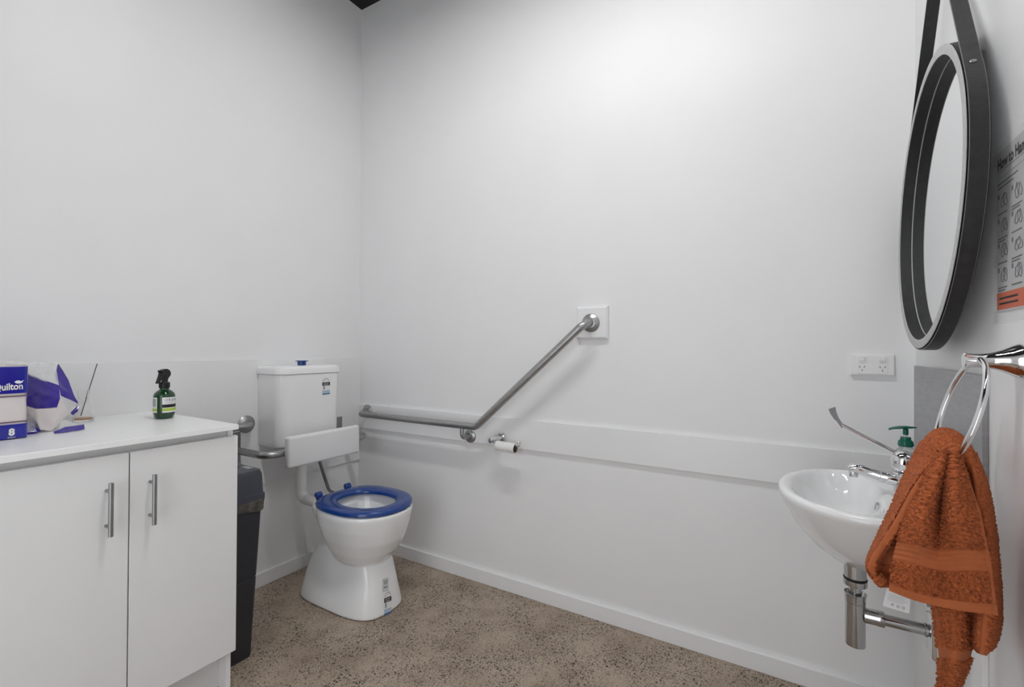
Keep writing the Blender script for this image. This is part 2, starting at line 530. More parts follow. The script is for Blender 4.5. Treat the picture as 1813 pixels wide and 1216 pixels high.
# head: seen side-on, nozzle towards -y (left along the worktop); local axis a
ax_a = np.array([0.35, -0.94, 0.0])
ax_a /= np.linalg.norm(ax_a)
ax_n = np.array([ax_a[1], -ax_a[0], 0])
def hp(a, z, n=0.0):
    return np.array([bx, by, bz])+ax_a*a+np.array([0, 0, z])+ax_n*n
hd = [(-0.006, 0.135), (-0.009, 0.148), (-0.019, 0.160), (-0.0195, 0.170), (-0.014, 0.179), (-0.004, 0.184), (0.008, 0.183),
      (0.018, 0.178), (0.019, 0.172), (0.012, 0.168), (0.004, 0.160), (0.006, 0.135)]
MB().poly([hp(a, z, -0.0075) for a, z in hd], ax_n, 0.015).build('spray_head', MT['black'], sp, angle=25)
tr = [(0.009, 0.167), (0.020, 0.171), (0.024, 0.155), (0.033, 0.131), (0.023, 0.131), (0.016, 0.146)]
MB().poly([hp(a, z, -0.005) for a, z in tr], ax_n, 0.010).build('trigger', MT['black'], sp, angle=25)
MB().lathe([(0.005, 0), (0.005, 0.006), (0.003, 0.007)], hp(0.018, 0.1755), ax_a, 16).build('nozzle', MT['black'], sp)

def wrap(mb_name, a0, a1, z0, z1, material, parent, r=0.0343, c=(bx, by, bz), seg=14):
    R = []
    for rr in (r, r+0.0003):
        for zz in ((z0, z1) if rr == r else (z1, z0)):
            R.append([(c[0]+rr*math.cos(math.radians(a0+(a1-a0)*k/seg)), c[1]+rr*math.sin(math.radians(a0+(a1-a0)*k/seg)), c[2]+zz) for k in range(seg+1)])
    R.append(R[0])
    return MB().rings(R, False, False, closed=False).build(mb_name, material, parent)
# direction from the bottle to the camera is about -23 deg; the main label faces a little to the right
VA = math.degrees(math.atan2(CAM[1]-by, CAM[0]-bx))
def wtext(body, ang, z, size, material, parent, spacing=1.0):
    """letters bent round the bottle, starting at angle ang"""
    cu = bpy.data.curves.new('label_text', 'FONT')
    cu.body = body
    cu.size = size
    cu.space_character = spacing
    cu.resolution_u = 2
    tmp = bpy.data.objects.new('label_text', cu)
    COL.objects.link(tmp)
    bpy.context.view_layer.update()
    me = bpy.data.meshes.new_from_object(tmp.evaluated_get(bpy.context.evaluated_depsgraph_get()))
    bpy.data.objects.remove(tmp, do_unlink=True)
    for v in me.vertices:
        t = math.radians(ang)+v.co.x/0.035
        v.co = Vector((bx+0.0348*math.cos(t), by+0.0348*math.sin(t), bz+z+v.co.y))
    return link('label_text', me, material, parent, smooth=False)
lab = wrap('front_label', VA-10, VA+92, 0.024, 0.080, MT['white'], sp)
wrap('lime_stripe', VA-10, VA+92, 0.030, 0.040, MT['lime'], lab, r=0.0346)
wrap('black_stripe', VA-10, VA+92, 0.0425, 0.054, MT['ink'], lab, r=0.0346)
wtext('ORGANIC', VA+2, 0.066, 0.0125, MT['ink'], lab, 1.25)
wtext('CHOICE', VA+2, 0.0585, 0.006, MT['greyink'], lab, 1.4)
for k, s_ in enumerate(('AIR FRESHENER', '& LINEN SPRAY')):
    wtext(s_, VA+2, 0.0493-0.0053*k, 0.005, MT['white'], lab, 1.1)
lb2 = wrap('rear_label', VA-100, VA-38, 0.024, 0.080, MT['white'], sp)
wrap('lime_stripe', VA-100, VA-38, 0.030, 0.039, MT['lime'], lb2, r=0.0346)
for k in range(9):
    wrap('barcode_bar', VA-74, VA-46, 0.046+k*0.0032, 0.046+k*0.0032+(0.0022 if k % 3 else 0.0012), MT['greyink'], lb2, r=0.0346, seg=6)

# ------------------------------------------------------------------ glass diffuser with reed
gx, gy, gz = 0.105, -1.334, 0.9262
gl = thing('reed_diffuser', 'small clear glass flask with one grey reed on the worktop', 'diffuser', (gx, gy, gz))
MB().lathe([(a*0.82, b*1.06) for a, b in [(0.0001, 0.001), (0.032, 0.0), (0.036, 0.004), (0.0365, 0.010), (0.033, 0.018), (0.026, 0.045), (0.0195, 0.072), (0.0185, 0.082), (0.0205, 0.104),
            (0.0185, 0.104), (0.0168, 0.082), (0.0178, 0.072), (0.024, 0.045), (0.031, 0.018), (0.0345, 0.010), (0.033, 0.006), (0.0001, 0.005)]],
           (gx, gy, gz), seg=36, cap=False).build('flask', MT['glass'], gl)
MB().lathe([(a*0.82, b*1.06) for a, b in [(0.0001, 0.0056), (0.030, 0.0062), (0.032, 0.010), (0.0315, 0.0105), (0.0001, 0.0105)]], (gx, gy, gz), seg=30, cap=False).build('oil', MT['liquid'], gl)
ra = on(143, 736, 0, 0.115)
rb_ = on(172, 644, 0, 0.06)
MB().tube([ra, rb_], 0.0016, 8).build('reed', MT['reed'], gl)

# ------------------------------------------------------------------ toilet paper packs
pk = thing('toilet_roll_pack', 'full plastic-wrapped eight roll toilet paper pack, blue and white, on the worktop', 'pack', (0.24, -1.66, 0.9262))
x0, x1, y0, y1, z0, z1 = 0.145, 0.362, -1.755, -1.538, 0.9265, 1.141
def puffy(x0, x1, y0, y1, z0, z1, amp, seed, n=14, r=0.02):
    """soft-edged block with a crinkled skin"""
    bm = bmesh.new()
    bmesh.ops.create_cube(bm, size=1)
    bmesh.ops.subdivide_edges(bm, edges=bm.edges[:], cuts=n, use_grid_fill=True)
    g = np.random.default_rng(seed)
    ph = g.uniform(0, 6.28, (6, 3))
    fr = g.uniform(25, 75, (6, 3))
    s = np.array([x1-x0, y1-y0, z1-z0])
    c = np.array([x0+x1, y0+y1, z0+z1])/2
    for v in bm.verts:
        p = np.array(v.co)*s
        q = np.clip(p, -s/2+r, s/2-r)
        d = p-q
        L = np.linalg.norm(d)
        if L > 1e-9:
            p = q+d/L*min(L, r)
        w = sum(math.sin(fr[i]@p+ph[i, 0]) for i in range(6))/6
        n_ = d/L if L > 1e-9 else np.zeros(3)
        p = p+n_*amp*w
        p[2] = max(p[2], -s[2]/2)
        v.co = c+p
    bm.verts.index_update()
    out = MB().add([v.co for v in bm.verts], [[q.index for q in f.verts] for f in bm.faces])
    bm.free()
    return out
puffy(x0, x1, y0, y1, z0, z1, 0.0012, 3, 20, 0.012).build('wrapped_block', MT['packpaper'], pk)
def skin(name, za, zb, material, off):
    """printed film zone wrapped round the pack between two heights"""
    R = []
    for z in np.linspace(za, zb, 8):
        R.append(rrect(x0-off, x1+off, y0-off, y1+off, (0.012,)*4, z+0.0012*math.sin(z*90), 5))
    return MB().rings(R, False, False).build(name, material, pk)
skin('blue_top_print', 1.057, 1.1335, MT['packblue'], 0.0022)
skin('blue_base_print', 0.9275, 0.970, MT['packblue'], 0.0022)
skin('mauve_line', 1.048, 1.051, MT['packmauve'], 0.0022)
skin('mauve_line', 0.9745, 0.9775, MT['packmauve'], 0.0022)
fx = x1+0.0034
text('brand_lettering', 'Quilton', 0.027, on(40.5, 688.5, 0, fx), (0, 1, 0.02), (0, -0.02, 1), MT['white'], pk, squash=0.70, align='r', bold=0.0007)
leaf = MB()
lp = [(-0.022, 0.0), (-0.012, 0.007), (0.002, 0.008), (0.014, 0.003), (0.026, 0.010), (0.018, -0.005), (0.004, -0.009), (-0.012, -0.007)]
leaf.poly([on(33, 676, 0, fx)+np.array([0, a*0.40, b*0.55]) for a, b in lp], (1, 0, 0), 0.0005)
leaf.build('leaf_logo', MT['white'], pk, smooth=False)
text('roll_count', '8', 0.027, on(20.5, 770.5, 0, fx), (0, 1, 0), (0, 0, 1), MT['white'], pk, squash=0.9, align='c', bold=0.0012)
text('rolls_word', 'ROLLS', 0.0062, on(20.5, 775.5, 0, fx), (0, 1, 0), (0, 0, 1), MT['white'], pk, squash=0.9, align='c')
puffy(x0-0.003, x1+0.003, y0-0.003, y1+0.003, 1.1345, 1.153, 0.004, 11, 12, 0.009).build('clear_film_top', MT['film'], pk)

# torn, slumped second pack
op = thing('torn_toilet_roll_pack', 'torn open toilet roll pack slumped beside the full pack, purple and clear film', 'pack', (0.22, -1.45, 0.9262))
def quadsheet(name, grid, material, parent, n=18, amp=0.002, seed=1, thick=0.0012, fr=(40, 90)):
    """crinkled sheet through a grid of 3D control points (bilinear between rows)"""
    G = np.array(grid, float)
    R, C = G.shape[:2]
    g = np.random.default_rng(seed)
    ph = g.uniform(0, 6.28, 7)
    fq = g.uniform(fr[0], fr[1], (7, 3))*g.choice([-1, 1], (7, 3))
    V = np.zeros((n+1, n+1, 3))
    for i in range(n+1):
        a = i/n*(R-1)
        i0 = min(int(a), R-2)
        for j in range(n+1):
            b = j/n*(C-1)
            j0 = min(int(b), C-2)
            u, w = a-i0, b-j0
            V[i, j] = (G[i0, j0]*(1-u)+G[i0+1, j0]*u)*(1-w)+(G[i0, j0+1]*(1-u)+G[i0+1, j0+1]*u)*w
    du = np.gradient(V, axis=0)
    dv = np.gradient(V, axis=1)
    N = np.cross(du, dv)
    N /= np.linalg.norm(N, axis=2, keepdims=True)+1e-9
    wv = sum(np.abs(np.sin(V@fq[k]+ph[k])) for k in range(7))/7-0.6
    V = V+N*(amp*wv)[..., None]
    V[..., 2] = np.maximum(V[..., 2], 0.9268)
    B = V-N*thick
    B[..., 2] = np.maximum(B[..., 2], 0.9264)
    m_ = n+1
    vs = list(V.reshape(-1, 3))+list(B.reshape(-1, 3))
    fs = []
    for i in range(n):
        for j in range(n):
            a = i*m_+j
            fs.append((a, a+1, a+m_+1, a+m_))
            k = m_*m_
            fs.append((k+a, k+a+m_, k+a+m_+1, k+a+1))
    edge = [(0, j) for j in range(n)]+[(i, n) for i in range(n)]+[(n, j) for j in range(n, 0, -1)]+[(i, 0) for i in range(n, 0, -1)]
    ids = [i*m_+j for i, j in edge]
    for k in range(len(ids)):
        a, b = ids[k], ids[(k+1) % len(ids)]
        fs.append((b, a, a+m_*m_, b+m_*m_))
    return MB().add(vs, fs).build(name, material, parent, angle=60)
def q(x, y, X):
    return on(x, y, 0, X)
# two remaining rolls inside give the bag its body
rolls = MB()
for (cx_, cy_) in ((0.195, -1.475),):
    rolls.lathe([(0.02, 0.0), (0.050, 0.0), (0.052, 0.004), (0.052, 0.098), (0.050, 0.102), (0.02, 0.102)], (cx_, cy_, 0.9272), seg=32)
rolls.build('remaining_roll', MT['paper'], op)
# bag walls: purple print panel, wrapped paper panel, clear top, folded flap
quadsheet('purple_print', [[q(46, 660, 0.255), q(75, 672, 0.262), q(105, 682, 0.262)],
                           [q(47, 690, 0.262), q(75, 700, 0.272), q(106, 705, 0.27)],
                           [q(47, 718, 0.265), q(64, 723, 0.275), q(101, 721, 0.272)]], MT['packviolet'], op, 22, 0.004, 5)
quadsheet('white_print', [[q(47, 719, 0.265), q(64, 724, 0.275), q(101, 722, 0.272), q(106, 699, 0.268)],
                          [q(49, 740, 0.262), q(66, 745, 0.285), q(96, 748, 0.284), q(120, 727, 0.262)],
                          [q(60, 752, 0.265), q(72, 761, 0.292), q(92, 763, 0.29), q(137, 714, 0.245)]], MT['packpaper'], op, 22, 0.004, 6)
quadsheet('clear_film', [[q(40, 645, 0.20), q(70, 640, 0.20), q(99, 644, 0.215)],
                         [q(44, 652, 0.235), q(72, 655, 0.24), q(101, 662, 0.235)],
                         [q(46, 662, 0.258), q(75, 674, 0.264), q(105, 684, 0.262)]], MT['film'], op, 22, 0.006, 7)
quadsheet('folded_flap', [[q(103, 645, 0.215), q(104, 644, 0.205)],
                          [q(98, 668, 0.235), q(121, 672, 0.222)],
                          [q(106, 686, 0.255), q(130, 698, 0.235)],
                          [q(108, 700, 0.262), q(139, 714, 0.240)]], MT['packviolet'], op, 20, 0.003, 8)
quadsheet('folded_corner', [[q(127, 728, 0.25), q(140, 716, 0.242)], [q(125, 731, 0.255), q(138, 724, 0.25)], [q(129, 735, 0.255), q(138, 728, 0.25)]],
          MT['packviolet'], op, 10, 0.002, 10)
quadsheet('purple_base_print', [[q(48, 757, 0.275), q(58, 753, 0.280), q(66, 757, 0.286)], [q(46, 769, 0.300), q(58, 769, 0.302), q(72, 763, 0.298)]],
          MT['packviolet'], op, 12, 0.003, 12)
quadsheet('clear_film', [[q(47, 735, 0.268), q(60, 740, 0.29)], [q(46, 755, 0.285), q(62, 757, 0.300)], [q(46, 766, 0.302), q(66, 764, 0.304)]], MT['film'], op, 14, 0.004, 13)
# scrap of blue film lying in front
sc_ = quadsheet('film_scrap', [[q(95, 764, 0.345), q(115, 756, 0.33), q(149, 751, 0.33)], [q(96, 767, 0.352), q(118, 765, 0.356), q(150, 759, 0.352)]],
                MT['packviolet'], None, 14, 0.003, 14)
tag(sc_, 'small torn scrap of blue plastic film lying on the worktop', 'film scrap')

# ------------------------------------------------------------------ rubbish bin
bn = thing('slim_bin', 'slim charcoal plastic bin between cabinet and toilet', 'bin', (0.28, -0.99, 0))
def binring(z, g=0.0):
    t = z/0.6
    return rrect(0.085-0.012*t-g, 0.487+0.018*t+g, -1.058-0.004*t-g, -0.938+0.028*t+g, (0.014,)*4, z, 5)
MB().rings([binring(0.0), binring(0.004, 0.001), binring(0.30, 0.001), binring(0.302, -0.0015), binring(0.306, -0.0015), binring(0.308, 0.001), binring(0.60, 0.001)]).build('bin_body', MT['bin'], bn, angle=30)
lr = []
for k, (z, g) in enumerate(((0.612, 0.003), (0.604, 0.0065), (0.590, 0.006), (0.575, 0.007), (0.566, 0.004))):
    r = binring(z, g)
    lr.append([(x+0.005*math.sin(i*2.1+k*1.7), max(y, -1.0665)+0.004*math.sin(i*1.3+k), zz+(0.012*math.sin(i*1.7) if k > 2 else 0)) for i, (x, y, zz) in enumerate(r)])
MB().rings(lr, False, False).build('bin_liner', MT['liner'], bn, angle=70)
def lidring(z, ins):
    return rrect(0.060+ins, 0.515-ins*1.3, -1.067+ins*0.4, -0.899-ins, (0.018,)*4, z, 5)
MB().rings([lidring(0.603, 0.0), lidring(0.625, 0.0), lidring(0.628, 0.004), lidring(0.700, 0.007), lidring(0.716, 0.012), lidring(0.719, 0.020)]).build('bin_lid', MT['binlid'], bn, angle=30)
lid = [c for c in bn.children if c.name.startswith('bin_lid')][0]
MB().box(0.16, 0.42, -1.045, -0.955, 0.7192, 0.7225, 0.001, 1).build('swing_flap', MT['bin'], lid, smooth=False)
for k, (xx, ww) in enumerate(((0.455, 0.012), (0.44, 0.006), (0.43, 0.01), (0.415, 0.005))):
    MB().box(xx, xx+ww*0.6, -0.945, -0.925, 0.7192, 0.7198).build('lid_print', MT['white'], lid, smooth=False)

# ------------------------------------------------------------------ toilet
YT = -0.445
toi = thing('toilet_pan', 'white ceramic toilet pan with blue seat on the concrete floor', 'toilet', (0.45, YT, 0))
outer = [(0.20, 0.47, 0.64, 0.085), (0.225, 0.43, 0.685, 0.115), (0.27, 0.395, 0.725, 0.140), (0.33, 0.37, 0.760, 0.163), (0.39, 0.352, 0.777, 0.180),
         (0.44, 0.343, 0.788, 0.1875), (0.458, 0.345, 0.790, 0.187), (0.463, 0.352, 0.783, 0.180)]
inner = [(0.463, 0.385, 0.757, 0.150), (0.452, 0.40, 0.747, 0.140), (0.40, 0.42, 0.735, 0.125), (0.34, 0.45, 0.70, 0.095), (0.29, 0.49, 0.65, 0.06), (0.275, 0.52, 0.62, 0.035)]
pan = MB()
pan.rings([oval(a, b, YT, h, z, 2.2, 56, 2.6) for z, a, b, h in outer]+[oval(a, b, YT, h, z, 2.1) for z, a, b, h in inner])
ped = [(0.0005, 0.212, 0.726, 0.143), (0.010, 0.210, 0.727, 0.144), (0.04, 0.218, 0.721, 0.139), (0.12, 0.236, 0.708, 0.120), (0.20, 0.270, 0.688, 0.109), (0.25, 0.308, 0.665, 0.100), (0.264, 0.33, 0.63, 0.090)]
pan.rings([oval(a, b, YT, h, z, 3.4, 56, 4.0) for z, a, b, h in ped])
# rear throat from pedestal to the flush inlet
thr = [(0.20, 0.36, 0.46, 0.070), (0.28, 0.345, 0.45, 0.072), (0.34, 0.315, 0.45, 0.088), (0.40, 0.275, 0.44, 0.108), (0.435, 0.275, 0.44, 0.112), (0.44, 0.285, 0.43, 0.105)]
pan.rings([oval(a, b, YT, h, z, 2.6) for z, a, b, h in thr])
pan.tube([(0.215, YT, 0.405), (0.30, YT, 0.405)], 0.036, 24)
def remesh(mb, name, material, parent, vox, smooth_it):
    o = mb.build(name, material, None)
    md = o.modifiers.new('r', 'REMESH')
    md.mode = 'VOXEL'
    md.voxel_size = vox
    ms = o.modifiers.new('s', 'SMOOTH')
    ms.factor = 0.5
    ms.iterations = smooth_it
    bpy.context.view_layer.update()
    me = bpy.data.meshes.new_from_object(o.evaluated_get(bpy.context.evaluated_depsgraph_get()))
    bpy.data.objects.remove(o, do_unlink=True)
    co = np.empty(len(me.vertices)*3)
    me.vertices.foreach_get('co', co)
    co = co.reshape(-1, 3)
    co[:, 2] = np.maximum(co[:, 2], 0.0005)
    me.vertices.foreach_set('co', co.ravel())
    return link(name, me, material, parent, angle=80)
bowl = remesh(pan, 'pan_body', MT['ceramic'], toi, 0.0045, 12)
# seat ring
so = [(0.466, 0.006), (0.468, 0.0), (0.480, 0.0), (0.4855, 0.004), (0.488, 0.012)]
si = [(0.488, -0.012), (0.485, -0.003), (0.478, 0.0), (0.468, 0.001), (0.466, -0.004)]
seat = MB()
SO = lambda z, g: oval(0.352+g, 0.787-g, YT, 0.188-g, z, 2.15, 72, 2.9)
SI = lambda z, g: oval(0.422+g, 0.718-g, YT, 0.116-g, z, 2.1, 72)
seat.rings([SO(z, g) for z, g in so]+[SI(z, g) for z, g in si]+[SO(*so[0])], False, False)
st = seat.build('seat', MT['blue'], toi, angle=50)
for yy in (YT-0.085, YT+0.085):
    hm = MB()
    hm.lathe([(0.010, -0.016), (0.0135, -0.013), (0.0135, 0.013), (0.010, 0.016)], (0.335, yy, 0.487), (0, 1, 0), 20)
    hm.lathe([(0.012, 0), (0.011, 0.02)], (0.335, yy, 0.464), (0, 0, 1), 16)
    hm.box(0.338, 0.372, yy-0.010, yy+0.010, 0.474, 0.486, 0.002)
    hm.build('seat_hinge', MT['blue'], st)
MB().box(0.694, 0.700, YT+0.066, YT+0.072, 0.425, 0.4665, 0.001, 1).build('blue_clip', MT['blue'], toi)
# stickers on the pedestal
def sticker(name, cx_, cy_, cz_, right, up, w, h, parent, logo=False):
    r = np.array(right, float)
    r /= np.linalg.norm(r)
    u = np.array(up, float)
    u /= np.linalg.norm(u)
    n = np.cross(r, u)
    o = np.array([cx_, cy_, cz_], float)
    def pt(a, b, e=0.0):
        return o+r*a*w+u*b*h+n*e
    def rect(a0, a1, b0, b1, e):
        return [pt(a0, b0, e), pt(a1, b0, e), pt(a1, b1, e), pt(a0, b1, e)]
    if logo:
        s = MB().poly(rect(-.5, .5, -.5, .5, 0), n, 0.0005).build(name, MT['posterpaper'], parent, smooth=False)
        text('logo_mark', 'W', h*0.55, pt(-0.33, 0.0, 0.0007), r, u, MT['greyink'], s, squash=0.8)
        MB().poly(rect(-.3, .3, -.22, -.14, 0.0006), n, 0.0002).build('print_line', MT['greyink'], s, smooth=False)
        return s
    arch = [pt(-.5, -.5), pt(.5, -.5), pt(.5, .22)]+[pt(.5*math.cos(t), .22+.28*math.sin(t)) for t in np.linspace(0.2, math.pi-0.2, 12)]+[pt(-.5, .22)]
    s = MB().poly(arch, n, 0.0005).build(name, MT['white'], parent, smooth=False)
    MB().poly(rect(-.5, .5, .02, .22, 0.0006), n, 0.0002).build('black_band', MT['ink'], s, smooth=False)
    MB().poly(rect(-.35, .32, .055, .095, 0.0009), n, 0.0002).build('print_line', MT['midink'], s, smooth=False)
    MB().poly(rect(-.35, .32, .135, .175, 0.0009), n, 0.0002).build('print_line', MT['midink'], s, smooth=False)
    MB().poly(rect(-.5, .5, -.42, -.26, 0.0006), n, 0.0002).build('pale_band', MT['paleblue'], s, smooth=False)
    MB().poly(rect(-.5, .5, -.5, -.43, 0.0006), n, 0.0002).build('blue_band', MT['bluelabel'], s, smooth=False)
    MB().poly(rect(-.34, -.2, -.2, 0.0, 0.0006), n, 0.0002).build('print_line', MT['greyink'], s, smooth=False)
    for t in np.linspace(0.45, math.pi-0.45, 5):
        c_, d_ = .38*math.cos(t), .24+.19*math.sin(t)
        star = [pt(c_+(0.075 if k % 2 == 0 else 0.03)*math.cos(k*math.pi/5+1.57), d_+(0.045 if k % 2 == 0 else 0.018)*math.sin(k*math.pi/5+1.57), 0.0006) for k in range(10)]
        MB().poly(star, n, 0.0002).build('star', MT['greyink'], s, smooth=False)
    return s

def surf_hit(o, px_, py_):
    """point and normal where the photo pixel's ray meets mesh object o"""
    d = Vector(on(px_, py_, 1, 50.0)-CAM).normalized()
    inv = o.matrix_world.inverted()
    ok, loc, nor, _ = o.ray_cast(inv @ Vector(CAM), inv.to_3x3() @ d)
    return (np.array(o.matrix_world @ loc), np.array(nor)) if ok else (None, None)
bpy.context.view_layer.update()
def stick_on(o, px_, py_, w, h, name, logo=False, dy=14):
    """lay a sticker along the surface: its upright follows the surface above and below the middle"""
    p_, n_ = surf_hit(o, px_, py_)
    pa, _ = surf_hit(o, px_, py_-dy)
    pb, _ = surf_hit(o, px_, py_+dy)
    if pb is None:
        pb = 2*p_-pa
    pc, _ = surf_hit(o, px_-4, py_)
    pd_, _ = surf_hit(o, px_+4, py_)
    u = pa-pb
    u /= np.linalg.norm(u)
    r = pd_-pc
    r = r-u*(r@u)
    r /= np.linalg.norm(r)
    c_ = (pa+pb)/2+np.cross(r, u)*0.0016
    return sticker(name, *c_, r, u, w, h, o, logo)
s1 = stick_on(bowl, 682, 1035, 0.034, 0.054, 'watermark_sticker', True, 9)
s2 = stick_on(bowl, 686, 1066, 0.042, 0.096, 'rating_sticker', False, 15)

# cistern
cis = thing('toilet_cistern', 'white plastic cistern with blue flush button fixed to the backing board', 'cistern', (0.09, -0.463, 0.70))
def cr(z, g=0.0):
    return rrect(P+0.001, 0.196-g, -0.641+g, -0.285-g, (0.050, 0.050, 0.004, 0.004), z, 10)
tank = MB().rings([cr(0.700, 0.020), cr(0.702, 0.014), cr(0.712, 0.006), cr(0.73, 0.004), cr(1.057, 0.0)]).build('tank', MT['cistern'], cis, angle=35)
MB().rings([cr(1.0585, -0.002), cr(1.061, -0.0055), cr(1.083, -0.0055), cr(1.091, -0.003), cr(1.0965, 0.004), cr(1.099, 0.014)]).build('tank_lid', MT['cistern'], cis, angle=35)
fb = MB().lathe([(0.021, 0), (0.021, 0.019), (0.031, 0.0195), (0.0315, 0.0225), (0.029, 0.024)], (0.103, -0.463, 1.0993), seg=28).build('flush_button', MT['blue'], cis)
bpy.context.view_layer.update()
s3 = stick_on(tank, 577, 683, 0.046, 0.088, 'rating_sticker')
# flush pipe from cistern to pan
tag(MB().tube(fillet([(0.085, -0.447, 0.6995), (0.085, -0.447, 0.405), (0.2145, YT, 0.405)], 0.045, 10), 0.026, 24).build('flush_pipe', MT['plastic']),
    'white elbow flush pipe joining cistern and toilet pan', 'pipe')
# grey water hose
tag(MB().tube(fillet([(0.13, -0.375, 0.6985), (0.13, -0.375, 0.60), (0.16, -0.372, 0.53), (0.225, -0.385, 0.452), (0.270, -0.395, 0.452)], 0.04, 8), 0.008, 12).build('water_hose', MT['hose']),
    'thin grey hose hanging below the cistern', 'hose')

# backrest
br = thing('toilet_back_support', 'padded pale back support on a bent steel rail in front of the cistern', 'back support', (0.15, -0.455, 0.70))
pad = MB().box(0.2665, 0.302, -0.664, -0.251, 0.632, 0.778, 0.013, 5).build('pad', MT['pad'], br, angle=50)
MB().box(0.2655, 0.271, -0.661, -0.254, 0.635, 0.775, 0.002).build('pad_board', MT['plastic'], pad)
rl = MB().tube(fillet([(P+0.0055, -0.742, 0.700), (0.249, -0.742, 0.700), (0.249, -0.152, 0.700), (P+0.0045, -0.152, 0.700)], 0.055, 10), 0.0165, 20)
rl.build('rail', MT['steel'], br)
for yy in (-0.752, -0.162):
    MB().box(P+0.0005, P+0.005, yy-0.028, yy+0.028, 0.612, 0.787, 0.002, 1).build('wall_plate', MT['satin'], br)

# ------------------------------------------------------------------ grab rails
def flange(parent, c, n, r=0.041):
    return MB().lathe([(r, 0.0003), (r, 0.003), (r-0.004, 0.007), (r-0.012, 0.009), (r-0.016, 0.013), (0.0195, 0.014)], c, n, 36).build('wall_flange', MT['steel'], parent)
TR = 0.0175
gr = thing('angled_grab_rail', 'long brushed steel grab rail rising diagonally to a white block', 'grab rail', (0.9, -0.05, 0.8))
yr = -0.083
rp = fillet([(0.092, -P-0.0005, 0.808), (0.092, yr, 0.802), (0.935, yr, 0.802), (1.512, yr, 1.308), (1.512, -0.0215, 1.308)], [0.045, 0.05, 0.05], 10)
MB().tube(rp, TR, 22).build('rail', MT['steel'], gr)
flange(gr, (0.092, -P, 0.808), (0, -1, 0))
flange(gr, (1.512, -0.0203, 1.308), (0, -1, 0))
MB().tube(fillet([(0.852, -P-0.003, 0.738), (0.852, yr, 0.738), (0.852, yr, 0.790)], 0.025, 8), 0.0115, 16).build('standoff', MT['steel'], gr)
flange(gr, (0.852, -P, 0.738), (0, -1, 0), 0.035)
g2 = thing('straight_grab_rail', 'short brushed steel grab rail running behind the worktop corner', 'grab rail', (0.05, -0.85, 0.8))
MB().tube(fillet([(P+0.0005, -0.697, 0.818), (0.070, -0.697, 0.818), (0.070, -1.025, 0.818), (P+0.0005, -1.025, 0.818)], 0.035, 8), 0.0165, 20).build('rail', MT['steel'], g2)
flange(g2, (P, -0.697, 0.818), (1, 0, 0), 0.042)
flange(g2, (P, -1.025, 0.818), (1, 0, 0), 0.042)
blk = MB()
def sq(y, g):
    a, b, c_, d_ = 1.441+g, 1.588-g, 1.236+g, 1.382-g
    return [(a, y, c_), (b, y, c_), (b, y, d_), (a, y, d_)]
blk.rings([sq(-0.0003, 0), sq(-0.012, 0), sq(-0.020, 0.009)])
tag(blk.build('mounting_block', MT['trim'], smooth=False), 'square white wall pad behind the upper end of the diagonal rail', 'block')

# ------------------------------------------------------------------ toilet roll holder
rh = thing('toilet_roll_holder', 'small chrome toilet roll holder on the wall rail board', 'roll holder', (1.05, -0.05, 0.74))
MB().lathe([(0.023, 0.0003), (0.023, 0.005), (0.019, 0.009), (0.0115, 0.0095), (0.0115, 0.050), (0.014, 0.052), (0.014, 0.078), (0.0125, 0.080)], (1.045, -P, 0.752), (-0.28, -1, -0.10), 28).build('post', MT['chrome'], rh)
MB().tube(fillet([(1.030, -0.074, 0.738), (1.178, -0.074, 0.733), (1.178, -0.074, 0.747)], 0.008, 6), 0.0065, 14).build('arm', MT['chrome'], rh)
MB().lathe([(0.0085, 0), (0.0095, 0.002), (0.0095, 0.008), (0.008, 0.010)], (1.178, -0.074, 0.747), (0, 0, 1), 16).build('arm_tip', MT['chrome'], rh)
ro = MB()
cx0, cx1 = 1.055, 1.158
def zc(x):
    return 0.738-0.034*(x-1.03)-0.0145
rr_ = [(0.0185, 0), (0.0215, 0), (0.0215, cx1-cx0), (0.0185, cx1-cx0), (0.0185, 0)]
ROLL = thing('toilet_roll', 'nearly finished white toilet roll hanging on the chrome holder', 'toilet roll', (1.105, -0.074, 0.7))
MB().lathe([(0.0206, 0.001), (0.0235, 0.001), (0.0238, 0.002), (0.0238, 0.102), (0.0235, 0.103), (0.0206, 0.103), (0.0206, 0.001)], (cx0, -0.074, zc(cx0)), (1, 0, -0.034), 32, cap=False).build('paper', MT['paper'], ROLL)
MB().lathe([(0.0187, 0.0), (0.0204, 0.0), (0.0204, 0.104), (0.0187, 0.104), (0.0187, 0.0)], (cx0, -0.074, zc(cx0)), (1, 0, -0.034), 32, cap=False).build('cardboard_core', MT['card'], ROLL)

